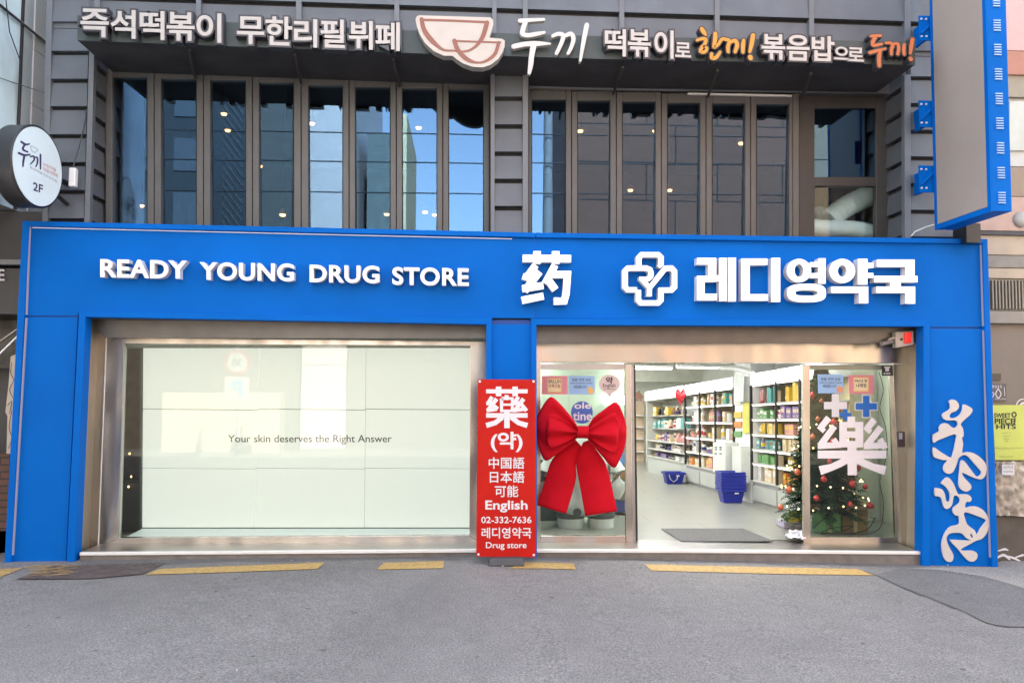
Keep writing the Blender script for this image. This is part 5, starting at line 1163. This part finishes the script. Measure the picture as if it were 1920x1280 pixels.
for k, p in enumerate(ptsL):
    if k % 1: continue
    if b0 is None: b0 = MB().lathe([(.003, -.010), (.008, -.005), (.009, .002), (.003, .010)], p, GLOW, 8).build('bulb', ft); zoff = .012
    else: c_ = b0.copy(); COL.objects.link(c_); c_.location = p-Vector((0, 0, zoff))-ORG[ft.name]
# presents and pot round the tree foot
def gift(x0, y0, x1, y1, Y, dp, m, m2, label):
    a, b = U(x0, y0, Y), U(x1, y1, Y); mb = MB(); mb.box((a.x, Y, max(ZF+.002, b.z)), (b.x, Y+dp, a.z), m); o = mb.build('gift_box', bev=.004); tag(o, label, 'box', 'boxes round the tree foot')
    cx = (a.x+b.x)/2; MB().box((cx-.02, Y-.003, max(ZF+.003, b.z)), (cx+.02, Y-.0005, a.z-.003), m2).build('ribbon', o)
gift(1470, 979, 1507, 1004, 1.35, .25, mat('lavender wrap', (.42, .38, .50), .6, var=.2, scale=30), GREY, 'lavender wrapped box at the tree foot, standing in the doorway')
gift(1535, 962, 1577, 998, 1.0, .2, PM['green'], PM['cream'], 'dark green gift box low behind the right door glass')
gift(1580, 955, 1628, 1000, 1.05, .2, mat('brown paper', (.30, .19, .10), .7, var=.1), PM['cream'], 'brown paper gift box low behind the right door glass')
mb = MB(); zb = 0
a, b = U(1519, 946, 1.0), U(1640, 954, 1.0); mb.box((a.x, 1.0, b.z), (b.x, 1.28, a.z), mat('pale wood board', (.40, .30, .18), .6, var=.15)); mb.box((a.x+.03, 1.22, ZF+.002), (a.x+.06, 1.25, b.z-.002), GREY); mb.box((b.x-.06, 1.22, ZF+.002), (b.x-.03, 1.25, b.z-.002), GREY)
tag(mb.build('low_bench'), 'low pale wooden bench in front of the tree behind the glass', 'bench')
GOLDP = mat('yellow sign card', (.65, .50, .05), .5)
t = tag(MB().prect(1479, 958, 1507, 978, 1.30, 1.32, GOLDP).build('card_sign'), 'yellow card with a dark panel on the lavender box', 'card'); MB().prect(1488, 963, 1500, 970, 1.29, 1.298, DKGREY).build('print', t)
mb = MB(); 
for k in range(40):
    c_ = U(rt_.uniform(1466, 1482), rt_.uniform(964, 981), 1.32)+Vector((0, rt_.uniform(-.06, .02), 0)); a = rt_.uniform(0, 6.3); d = Vector((math.cos(a), -.3, math.sin(a)*.6+.4))*.05; s_ = Vector((-math.sin(a), 0, math.cos(a)))*.012
    mb.add([c_, c_+d*.5+s_, c_+d, c_+d*.5-s_], [(0, 1, 2, 3)], PM['green'])
tag(mb.build('small_plant'), 'small leafy green plant on the box at the tree foot', 'plant')
mb = MB(); vs = []; W2 = 9
for i in range(W2):
    for j in range(W2):
        p = UZ(1476+32*i/8+4*math.sin(j), 999+14*j/8, ZF+.012); vs.append(p+Vector((0, 0, .03*abs(math.sin(i*1.9+j*1.3))+.02*rt_.random())))
mb.add(vs, [(i*W2+j, i*W2+j+1, (i+1)*W2+j+1, (i+1)*W2+j) for i in range(W2-1) for j in range(W2-1)], mat('white plastic film', (.62, .60, .64), .3)); tag(mb.build('plastic_bag'), 'crumpled white plastic bag on the floor inside the door post', 'bag')
CB = mat('black cable', (.02, .02, .02), .6)
mb = MB(); mb.tube([U(x, y, .80) for x, y, _ in smooth_path([(1648, 697, 0), (1656, 730, 0), (1650, 765, 0), (1660, 800, 0), (1663, 850, 0), (1650, 900, 0), (1656, 940, 0), (1652, 985, 0), (1630, 1000, 0), (1590, 1001, 0)], 6)], .004, CB, 5); tag(mb.build('power_cable'), 'thin black cable dangling behind the right side of the door glass', 'cable')
mb = MB(); mb.tube([U(x, y, .9) for x, y, _ in smooth_path([(1525, 990, 0), (1545, 975, 0), (1570, 996, 0), (1600, 985, 0), (1560, 990, 0), (1540, 1000, 0), (1580, 1002, 0), (1625, 992, 0), (1640, 970, 0)], 6)], .006, CB, 5); tag(mb.build('power_cable'), 'tangle of black cable on the floor below the tree', 'cable')
# pale green partition right of the tree
mb = MB(); a = U(1583, 694, 1.95); mb.box((a.x, 1.95, ZF), (XR-.16, 2.02, a.z+.04), mat('pale green partition', (.64, .66, .57), .6, var=.05)); tag(mb.build('partition'), 'pale green partition board behind the right half of the door glass', 'partition')

# ---- behind the left door leaf
PALE = mat('pale mint panel', (.40, .47, .40), .6, var=.03)
mb = MB(); a, b = U(1002, 700, 3.6), U(1176, 700, 3.6); mb.box((a.x-.3, 3.6, ZF), (b.x-.05, 3.7, 2.5), PALE); tag(mb.build('partition'), 'pale mint partition behind the left door glass', 'partition')
mb = MB(); a, b = U(1012, 880, 1.9), U(1060, 880, 1.9)
t = thing('low_rack', ((a.x+b.x)/2, 2.0, ZF), 'low dark rack with goods behind the bow, beside the white figure', 'rack')
mb.prect(1012, 862, 1050, 1002, 2.0, 2.3, mat('dark green rack', (.06, .08, .07), .6)); mb.build('rack_body', t)
t = thing('narrow_rack', U(1165, 1000, 2.4), 'narrow rack of blue and rust coloured goods at the left door edge', 'rack')
mb = MB(); mb.pbox([(1150, 800), (1180, 800), (1180, 1000), (1150, 1000)], 2.6, 2.7, mat('rack back', (.30, .28, .26), .6)); mb.build('back_board', t)
for k, (y, c_) in enumerate(((812, 'white'), (850, 'blue'), (876, 'brown'), (905, 'brown'), (940, 'navy'), (968, 'navy'))):
    MB().prect(1152, y, 1178, y+20, 2.45, 2.59, PM[c_]).build('goods_row', t)
tag(MB().prect(1135, 742, 1172, 758, 3.45, 3.58, HEAD).build('light_box'), 'small lit white light box behind the round sticker', 'light box')
# white rounded display figure (plain)
YM = 1.25; fx = U(1100, 1000, YM).x
t = thing('display_figure', (fx, YM+.25, ZF), 'glossy white rounded display figure standing behind the red bow', 'display figure')
FIG = mat('glossy white figure', (.52, .56, .55), .25, var=.02, coat=.5); FIGD = mat('dark figure joint', (.06, .07, .07), .4)
sc_ = (8.708+YM)/FPX
mb = MB()
zz_ = lambda y: U(1100, y, YM+.25).z
mb.lathe([(.02, zz_(967)), (.26, zz_(966)), (.375, zz_(958)), (.40, zz_(948)), (.37, zz_(934)), (.36, zz_(915)), (.37, zz_(885)), (.34, zz_(850)), (.26, zz_(815)), (.10, zz_(800))], (fx, YM+.4, 0), FIG, 32); mb.build('body', t)
for x in (1070, 1127):
    c_ = U(x, 1000, YM+.25).x; mb = MB(); mb.lathe([(.160, ZF), (.165, zz_(975)), (.16, zz_(969))], (c_, YM+.28, 0), FIG, 24); lg = mb.build('leg', t)
    mb = MB(); mb.lathe([(.168, zz_(970)), (.178, zz_(966)), (.17, zz_(961))], (c_, YM+.28, 0), FIGD, 24); mb.build('joint_ring', lg)
for x, s_ in ((1022, -1), (1158, 1)):
    c_ = U(x, 900, YM+.2); mb = MB(); mb.tube([c_+Vector((-s_*.05, 0, .26)), c_+Vector((0, 0, .12)), c_+Vector((s_*.02, 0, -.05)), c_+Vector((-s_*.02, 0, -.22))], [.05, .10, .115, .05], FIG, 16); mb.build('arm', t)
mb = MB(); mb.lathe([(.05, 0), (.05, .01)], U(1082, 960, YM-.01), FIGD, 18, axis=(0, -1, 0)); mb.build('badge', t)
# inner room left of the video wall, seen past its edge
mb = MB(); a = U(222, 900, 2.0); mb.box((XL+.15, 2.0, ZF), (a.x+1.2, 2.06, ZC), mat('dim olive wall', (.16, .15, .11), .7, var=.2)); tag(mb.build('partition'), 'dim olive wall beyond the left edge of the video wall', 'partition')
mb = MB(); a, b = U(236, 905, 1.3), U(268, 912, 1.3); mb.box((a.x-.4, 1.3, ZF), (b.x+.1, 1.7, a.z), mat('dark cabinet', (.07, .075, .06), .5)); tag(mb.build('low_cabinet'), 'dark low cabinet left of the video wall', 'cabinet')
t = thing('fairy_lights', U(245, 900, 1.2), 'few warm fairy bulbs left of the video wall', 'fairy lights'); b0 = None
for (x, y) in ((243, 850), (246, 893), (241, 912)):
    p = U(x, y, 1.25); m_ = MB().lathe([(.003, -.012), (.010, 0), (.003, .012)], p, GLOW, 8).build('bulb', t)

# ================================================================== NEIGHBOURS
# left: upper storeys of a glass building that stand out over the street
XG = -4.82
gb = thing('glass_building', (XG-2, 4, 0), 'pale glass building whose upper floors stand out over the street at the far left', 'building')
GLB = mat('teal curtain glass', (.10, .17, .19), .04, metal=.0, var=.25, scale=1.4, spec=1.0, coat=1.0)
WPAN = mat('white metal panel', (.80, .83, .83), .3, var=.03)
zg = UX(60, 405, XG).z; yA = UX(60, 200, XG).y; yB = UX(92, 200, XG).y+.6
mb = MB(); mb.box((XG-4, -2.6, zg), (XG-.03, yB, 8), BODY); mb.build('upper_floors', gb)
mb = MB()
zz = [zg+.0+.62*i for i in range(11)]
for a, b in zip(zz, zz[1:]): mb.box((XG-.03, yA, a+.004), (XG, yB, b-.004), WPAN)
mb.build('white_panels', gb)
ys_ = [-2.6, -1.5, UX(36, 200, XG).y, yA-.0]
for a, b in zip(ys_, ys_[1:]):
    MB().box((XG-.03, a+.015, zg), (XG-.012, b-.015, 10), mat('glass with painted sky', (.72, .90, .95), .12, var=.28, scale=.9, spec=.8, coat=.6)).build('window', gb)  # the sky mirrored in this wall is put into its pale cyan colour
mb = MB(); 
for y in ys_[1:3]: mb.box((XG-.028, y-.014, zg), (XG+.012, y+.014, 10), GAP)
mb.build('mullion', gb)
p0, p1 = UX(-40, -22, XG+.02), UX(90, 83, XG+.02)
tag(MB().tube([p0, p1], .016, BLK, 6).build('street_cable'), 'thick black cable running down across the glass building', 'cable')
p0, p1 = UX(-20, 140, XG+.03), UX(88, 176, XG+.03)
tag(MB().tube([p0, UX(30, 155, XG+.03)+Vector((0, 0, -.01)), p1], .005, BLK, 5).build('street_wire'), 'thin black wire below the thick cable on the glass building', 'wire')
p0, p1 = UX(10, -10, XG+.03), UX(37, 112, XG+.03)
tag(MB().tube([p0, UX(18, 60, XG+.03), p1, UX(36, 235, XG+.03)], .006, BLK, 5).build('street_wire'), 'thin wire hanging down the glass building behind the round sign', 'wire')
# left: dark shop below it
db = thing('dark_shop', (-6, 1, 0), 'dark neighbouring shop entrance with brick wall and stairs left of the blue pillar', 'shop')
DSH = mat('dark shop wall', (.030, .030, .032), .5, var=.3, scale=2); BRK = bpy.data.materials.new('dark brick'); BRK.use_nodes = True
n_ = BRK.node_tree.nodes; l_ = BRK.node_tree.links; b_ = n_['Principled BSDF']; t_ = n_.new('ShaderNodeTexCoord'); m_ = n_.new('ShaderNodeMapping'); m_.inputs['Rotation'].default_value = (R(90), 0, 0); k_ = n_.new('ShaderNodeTexBrick')
for a, v in (('Color1', (.13, .06, .04, 1)), ('Color2', (.09, .045, .03, 1)), ('Mortar', (.03, .025, .02, 1)), ('Scale', 1), ('Mortar Size', .008), ('Brick Width', .22), ('Row Height', .075)): k_.inputs[a].default_value = v
l_.new(t_.outputs['Object'], m_.inputs[0]); l_.new(m_.outputs[0], k_.inputs['Vector']); l_.new(k_.outputs['Color'], b_.inputs['Base Color']); b_.inputs['Roughness'].default_value = .8
xr_ = XL-.06
mb = MB(); mb.box((-9, 1.2, -.1), (xr_, 1.3, zg), DSH); mb.box((-9, .4, U(20, 490, .5).z), (xr_, 1.2, zg-.01), DSH); mb.build('wall', db)
mb = MB(); mb.box((-9, .32, U(20, 500, .5).z), (xr_, .4, U(20, 491, .5).z), mat('grey ledge', (.17, .18, .18), .6)); mb.build('ledge', db)
mb = MB(); mb.box((-9, .40, U(20, 590, .5).z), (xr_, .48, U(20, 502, .5).z-.02), mat('charcoal sign board', (.035, .035, .037), .5)); sb = mb.build('sign_board', db)
mb = MB(); write(mb, 'E', (-4, 505, 8, 526), .38, WHITE_V, off=.01, depth=.02); mb.build('lettering', sb)
mb = MB(); mb.box((-9, .9, U(20, 690, .9).z), (xr_, 1.0, U(20, 600, .9).z), mat('old stone blocks', (.09, .085, .07), .8, var=.5, scale=4, bump=.4, bscale=6)); mb.build('stone_band', db)
mb = MB(); mb.box((-9, .5, -.1), (U(16, 900, .5).x, .7, U(8, 850, .5).z), BRK); mb.build('brick_base', db)
mb = MB(); mb.box((-9, .5, -.1), (xr_, .9, .25), mat('dark step', (.05, .045, .04), .7)); mb.build('stair', db)
mb = MB(); mb.tube([U(-40, 690, .6), U(0, 663, .6), U(34, 630, .6)], .014, SILVER, 8); mb.tube([U(-40, 665, .7), U(0, 640, .7), U(40, 612, .7)], .014, STEEL_D, 8); mb.build('handrail', db)
CV = mat('cream canvas', (.50, .42, .33), .8, var=.06)
t = tag(MB().ppoly([(20, 668), (29, 664), (27, 760), (22, 850), (12, 850), (14, 780), (10, 772), (16, 720)], .30, .315, CV).build('canvas_flag'), 'cream cloth with scribbled black lines hanging beside the blue pillar', 'cloth')
mb = MB(); strokes(mb, [[(22, 680, 1), (20, 700, 1.4), (26, 712, 1), (18, 730, 1.4), (24, 745, 1)], [(14, 760, 1.2), (22, 752, 1), (18, 775, 1.2)], [(22, 770, 1), (17, 800, 1.3), (22, 820, 1), (16, 840, 1)]], .297, INK, None, n=4); mb.build('print', t)

# right: beige neighbour
nb_ = thing('beige_building', (7, 1, 0), 'beige and pink neighbouring building at the right edge behind the blue signs', 'building')
YN = .34; xl_ = XR+.03
def band(y0, y1, m, nm, Y=YN, d=.3, x0=None, x1=2300):
    x0 = x0 if x0 is not None else 1800
    a = U(1900, y0, Y); b = U(1900, y1, Y); A = U(x0, (y0+y1)/2, Y).x; B = U(x1, (y0+y1)/2, Y).x
    return MB().box((max(A, xl_), Y, b.z), (B, Y+d, a.z), m).build(nm, nb_, bev=.004)
PK = mat('pink cladding', (.52, .36, .33), .5, var=.06); TC = mat('terracotta beam', (.40, .19, .13), .6, var=.08); OLV = mat('olive beige band', (.30, .27, .20), .6, var=.08)
STN = mat('beige stone', (.42, .36, .27), .7, var=.12, scale=5); TPW = mat('taupe wall', (.20, .17, .135), .7, var=.12, scale=1.5); SHG = mat('shutter grey', (.24, .22, .175), .5, var=.08)
band(-140, 95, PK, 'pink_panel'); band(96, 140, TC, 'beam', YN-.03); band(141, 182, OLV, 'band'); 
wn_ = band(182, 312, mat('pale window frame', (.50, .52, .48), .5), 'window', YN+.05)
MB().prect(1893, 190, 2200, 282, YN+.02, YN+.045, mat('bright pane', (.42, .50, .48), .06, var=.2, scale=2, coat=1)).build('pane', wn_)
band(313, 368, mat('brown band', (.28, .22, .16), .6), 'band', YN+.02); band(369, 433, mat('pink stone', (.46, .33, .27), .6, var=.1), 'pink_panel', YN)
p = U(1900, 415, YN-.01); wd_ = MB()
wd_.lathe([(.01, -.012), (.09, -.01), (.09, 0)], U(1914, 412, YN-.003), mat('white disc', (.34, .34, .31), .5), 24, axis=(0, 1, 0)); wd_.build('round_ornament', nb_)
band(434, 441, DKGREY, 'joint', YN-.05); band(442, 478, STN, 'stone_band', YN-.02); band(479, 502, mat('grey stone', (.24, .23, .20), .7, var=.15), 'band', YN-.01); band(503, 522, STN, 'stone_band', YN)
sh = band(523, 582, SHG, 'louvre_panel', YN+.02)
mb = MB()
for k in range(40):
    a = U(1858+k*6.2, 526, YN); b = U(1858+k*6.2, 579, YN); mb.box((a.x, YN-.02, b.z), (a.x+.017, YN+.018, a.z), SHG)
mb.build('louvre', sh)
band(583, 606, mat('grey sill', (.25, .235, .20), .6, var=.1), 'sill', YN-.05); band(607, 966, TPW, 'wall', YN+.02); band(967, 1130, mat('dark plinth', (.085, .07, .055), .6, var=.2), 'plinth', YN-.02)
mb = MB(); mb.box((xl_, YN+.4, -.2), (16, 9, 10), BODY); mb.build('building_body', nb_)
mb = MB(); mb.prect(1840, 700, 1877, 712.5, YN-.0, YN+.015, mat('small dark plate', (.07, .055, .04), .5)); tag(mb.build('wall_plate'), 'small dark blank plate on the taupe wall right of the blue pillar', 'plate')
t = tag(MB().prect(1850, 719, 1887, 752, YN+.0, YN+.015, mat('chalk plate', (.11, .095, .08), .6)).build('chalk_sign'), 'dark little sign with white chalk writing on the taupe wall', 'sign')
mb = MB(); strokes(mb, [[(1871, 729, 1.6), (1867, 738, 1.6), (1872, 746, 1.6), (1877, 738, 1.6), (1872, 729, 1.6)], [(1860, 735, 1.4), (1864, 738, 1.4), (1861, 744, 1.4)], [(1883, 726, 1), (1884, 742, 1)]], YN-.002, WHITE_V, None, n=5); write(mb, '9333', (1860, 722, 1878, 727), YN-.002, WHITE_V); write(mb, 'o,o', (1866, 746.5, 1886, 749), YN-.002, WHITE_V)
mb.build('lettering', t)
mb = MB(); ring(mb, 1918, 761, 13, 14, 11, 12, YN+.012, WHITE_V, .006, lambda x, y: (x, y)); strokes(mb, [[(1911, 764, 3), (1916, 757, 4), (1922, 754, 3)], [(1914, 768, 2), (1919, 762, 3), (1923, 768, 2)]], YN+.012, WHITE_V, .005, n=4); tag(mb.build('round_emblem'), 'white ringed emblem on the taupe wall above the yellow-green poster', 'emblem')
LIME = mat('yellow green paper', (.52, .58, .12), .7, var=.05)
t = tag(MB().pbox([(1861, 759), (1935, 759), (1938, 862), (1866, 862)], YN-.012, YN+.0, LIME).build('wall_poster'), 'yellow-green paper poster with black block lettering at the right edge', 'poster')
mb = MB(); yy = YN-.014
write(mb, 'SWEET', (1864, 774, 1895, 783), yy, INK, off=.03); write(mb, 'PIECE', (1865, 784, 1902, 795), yy, INK, off=.03); write(mb, 'HITS', (1868, 795, 1905, 804), yy, INK, off=.03); ring(mb, 1901.5, 777, 5, 5.5, 2.6, 3, yy, INK, .0012, lambda x, y: (x, y)); strokes(mb, [[(1903, 785, 3), (1902.5, 795, 2)]], yy, INK, None)
for k, (x0, x1, y, h) in enumerate(((1878, 1896, 811, 2), (1880, 1894, 816.5, 2), (1881, 1892, 821.5, 2), (1884, 1890, 826, 2), (1864, 1917, 838, 2.6), (1874, 1898, 842, 1.2), (1874, 1900, 855, 2))): write(mb, 'open every day from noon'[:int((x1-x0)/2.6)], (x0, y, x1, y+h), yy, mat('olive ink', (.12, .14, .04), .6, var=0))
mb.build('lettering', t)
t = thing('wrapped_goods', U(1895, 965, YN-.1), 'goods wrapped in crumpled clear plastic with a white note, below the poster', 'wrapped goods')
mb = MB(); vs = []; NX, NZ = 22, 18; rw = random.Random(3)
for j in range(NZ):
    for i in range(NX):
        p = U(1868+4*rw.random()+i*4.2, 864+j*6+2*rw.random(), YN-.10); p.y += rw.uniform(-.03, .03)+.05*abs(i-10)/10; vs.append(p)
mb.add(vs, [(j*NX+i, j*NX+i+1, (j+1)*NX+i+1, (j+1)*NX+i) for i in range(NX-1) for j in range(NZ-1)], mat('crumpled plastic', (.40, .36, .29), .3, var=.3, scale=9, spec=.6), True); w0 = mb.build('plastic_wrap', t)
mb = MB(); mb.prect(1879, 871, 1902, 890, YN-.15, YN-.147, mat('note paper', (.62, .62, .64), .7)); w1 = mb.build('note', t)
mb = MB(); write(mb, 'NOTICE', (1882, 873, 1900, 878), YN-.152, mat('olive ink', (0, 0, 0)), off=.0); write(mb, 'no parking', (1882, 881, 1899, 886), YN-.152, MATS['olive ink']); mb.build('lettering', w1)
mb = MB(); strokes(mb, [[(1868, 1046, 3), (1882, 1040, 5), (1893, 1048, 3)], [(1872, 1032, 2), (1884, 1029, 4), (1890, 1031, 2)], [(1888, 1042, 3), (1902, 1046, 4), (1914, 1052, 2)], [(1905, 1044, 2), (1918, 1040, 4)]], YN-.024, WHITE_V, .003, n=5); tag(mb.build('graffiti'), 'white painted swirls on the dark plinth beside the blue pillar', 'graffiti')

# ================================================================== ACROSS THE STREET (seen only as reflections)
def win_grid(mb, x0, x1, z0, z1, nx, nz, Y, m):
    for i in range(nx):
        for j in range(nz):
            a = x0+(x1-x0)*(i+.14)/nx; b = x0+(x1-x0)*(i+.86)/nx; c = z0+(z1-z0)*(j+.2)/nz; d = z0+(z1-z0)*(j+.8)/nz
            mb.box((a, Y-.01, c), (b, Y+.03, d), m)
STB = bpy.data.materials.new('mauve stone cladding'); STB.use_nodes = True
n_ = STB.node_tree.nodes; l_ = STB.node_tree.links; b_ = n_['Principled BSDF']; t_ = n_.new('ShaderNodeTexCoord'); m_ = n_.new('ShaderNodeMapping'); m_.inputs['Rotation'].default_value = (R(90), 0, 0); k_ = n_.new('ShaderNodeTexBrick')
for a, v in (('Color1', (.21, .095, .058, 1)), ('Color2', (.165, .076, .048, 1)), ('Mortar', (.018, .016, .016, 1)), ('Scale', 1), ('Mortar Size', .02), ('Brick Width', 2.1), ('Row Height', 1.15)): k_.inputs[a].default_value = v
l_.new(t_.outputs['Object'], m_.inputs[0]); l_.new(m_.outputs[0], k_.inputs['Vector']); l_.new(k_.outputs['Color'], b_.inputs['Base Color']); b_.inputs['Roughness'].default_value = .7
ob = thing('stone_building', (8, -16, 0), 'mauve stone-block building across the street, mirrored in the right upper windows', 'building')
mb = MB(); mb.box((3.15, -22, 3.4), (9.85, -14.5, 15), STB); mb.build('wall', ob)
CRM = mat('cream facade', (.095, .077, .06), .7, var=.10, scale=.7); CRM2 = mat('pale cream facade', (.20, .15, .10), .7, var=.08, scale=.7)
mb = MB(); mb.box((3.1, -22, -.1), (9.9, -14.45, 3.39), CRM); mb.build('shopfront', ob)
mb = MB(); mb.box((9.95, -22, 0), (22, -14.6, 14), CRM2); ob2 = mb.build('cream_building'); tag(ob2, 'cream plastered building across the street beside the stone-block one', 'building')
lb = thing('low_building', (-1, -16, 0), 'low cream building across the street under the open sky', 'building')
mb = MB(); mb.box((-3.4, -22, -.1), (3.05, -14.6, 5.0), CRM); mb.build('wall', lb);
mb = MB(); mb.box((-3.2, -21, 5.01), (-2.2, -15.5, 9.0), mat('green grey tower', (.14, .17, .16), .6, var=.2)); mb.build('stair_tower', lb)
mb = MB(); mb.box((-2.15, -21, 5.01), (-1.75, -15.4, 9.6), mat('bright cream stucco', (.85, .70, .42), .7)); mb.build('tower', lb)
lg = thing('slate_building', (-8, -16, 0), 'dark slate office building across the street mirrored in the left upper windows', 'building')
mb = MB(); mb.box((-12.5, -22, 3.4), (-6.45, -14.2, 16), mat('slate facade', (.022, .028, .034), .4, var=.2, scale=.6)); mb.build('wall', lg)
mb = MB(); win_grid(mb, -12.4, -7.4, 4, 15, 5, 7, -14.19, mat('slate glass', (.07, .085, .10), .1)); mb.build('window', lg)
mb = MB()
for k in range(60): mb.hexa([(-7.2, -14.16, 4+k*.26), (-6.6, -14.16, 3.2+k*.26), (-6.6, -14.16, 3.12+k*.26), (-7.2, -14.16, 3.92+k*.26)], [(-7.2, -14.2, 4+k*.26), (-6.6, -14.2, 3.2+k*.26), (-6.6, -14.2, 3.12+k*.26), (-7.2, -14.2, 3.92+k*.26)], mat('pale slat', (.045, .056, .062), .5))
mb.build('slat_screen', lg)
mb = MB(); mb.box((-12.6, -22, -.1), (-4.8, -14.15, 3.39), CRM); mb.build('shopfront', lg)
mb = MB(); mb.box((-6.4, -22, 3.4), (-4.85, -14.25, 15), mat('green grey facade', (.075, .075, .068), .5, var=.15)); mb.build('side_wing', lg)
mb = MB(); mb.box((-4.75, -22, -.1), (-3.45, -14.7, 13), mat('pale blue facade', (.62, .55, .52), .4)); tag(mb.build('blue_building'), 'slim pale blue building across the street', 'building')
mb = MB(); mb.box((-22, -22, -.1), (-12.7, -14.4, 12), CRM2); tag(mb.build('cream_building'), 'cream building across the street at the far end beyond the slate one', 'building')
t = thing('utility_pole', (2.05, -11.6, 0), 'grey concrete utility pole across the street', 'utility pole'); MB().tube([(2.05, -11.6, -.1), (2.05, -11.6, 10)], [.17, .11], GREY, 14).build('pole', t); MB().box((1.2, -11.66, 9.2), (2.9, -11.54, 9.3), GREY).build('crossarm', t)
for k, z in enumerate((5.3, 6.4, 7.2, 7.95)):
    tag(MB().tube([(-20, -11.4, z+.25), (-8, -11.4, z-.06), (2, -11.4, z), (20, -11.4, z+.2)], .018, BLK, 5).build('power_line'), 'black power line along the far side of the street, %s from below' % ORD[k], 'power line')
t = thing('road_sign', (-5.5, -10.6, 0), 'round red-ringed speed limit sign over a parking plate across the street', 'road sign')
V0 = Vector((-5.5, -10.6, 2.38)); MB().tube([(-5.5, -10.66, 0), (-5.5, -10.66, 3.0)], .035, GREY, 10).build('pole', t)
mb = MB(); mb.lathe([(.001, 0), (.31, 0), (.31, -.02), (.001, -.02)], V0, mat('sign red', (.34, .05, .05), .4), 40, axis=(0, 1, 0), smooth=False); b = mb.build('disc', t)
mb = MB(); mb.lathe([(.001, 0), (.235, 0), (.235, .004), (.001, .004)], V0+Vector((0, .001, 0)), mat('sign white', (.40, .40, .38), .4), 40, axis=(0, 1, 0), smooth=False); mb.build('sign_face', b)
def wtext(mb, s, c, h, m, off):
    vs, fs = text_mesh(s, off); x0, y0, x1, y1 = bounds(vs); k = h/(y1-y0)
    solid2d(mb, vs, fs, lambda x, y: Vector((c[0]-(x-(x0+x1)/2)*k, c[1], c[2]+(y-(y0+y1)/2)*k)), None, m)
mb = MB(); wtext(mb, '30', V0+Vector((0, .008, 0)), .2, INK, .02); mb.build('lettering', b)
mb = MB(); mb.box((-5.8, -10.63, 1.43), (-5.2, -10.61, 2.04), MATS['sign white']); b = mb.build('plate', t); mb = MB(); wtext(mb, 'P', (-5.5, -10.604, 1.74), .42, mat('sign blue', (.05, .25, .45), .4), .03); mb.build('lettering', b)

KI = mat('cream roller shutter', (.46, .40, .28), .6, var=.05)
t = thing('kiosk', (-6.6, -13.6, 0), 'low cream kiosk with a ribbed shutter across the street, mirrored in the shop window', 'kiosk'); mb = MB(); mb.box((-8.2, -14.0, -.1), (-5.05, -13.3, 1.62), KI); b = mb.build('kiosk_body', t); mb = MB()
for k in range(14): mb.box((-8.15, -13.299, .1+k*.105), (-5.1, -13.285, .18+k*.105), KI)
mb.build('shutter', b)
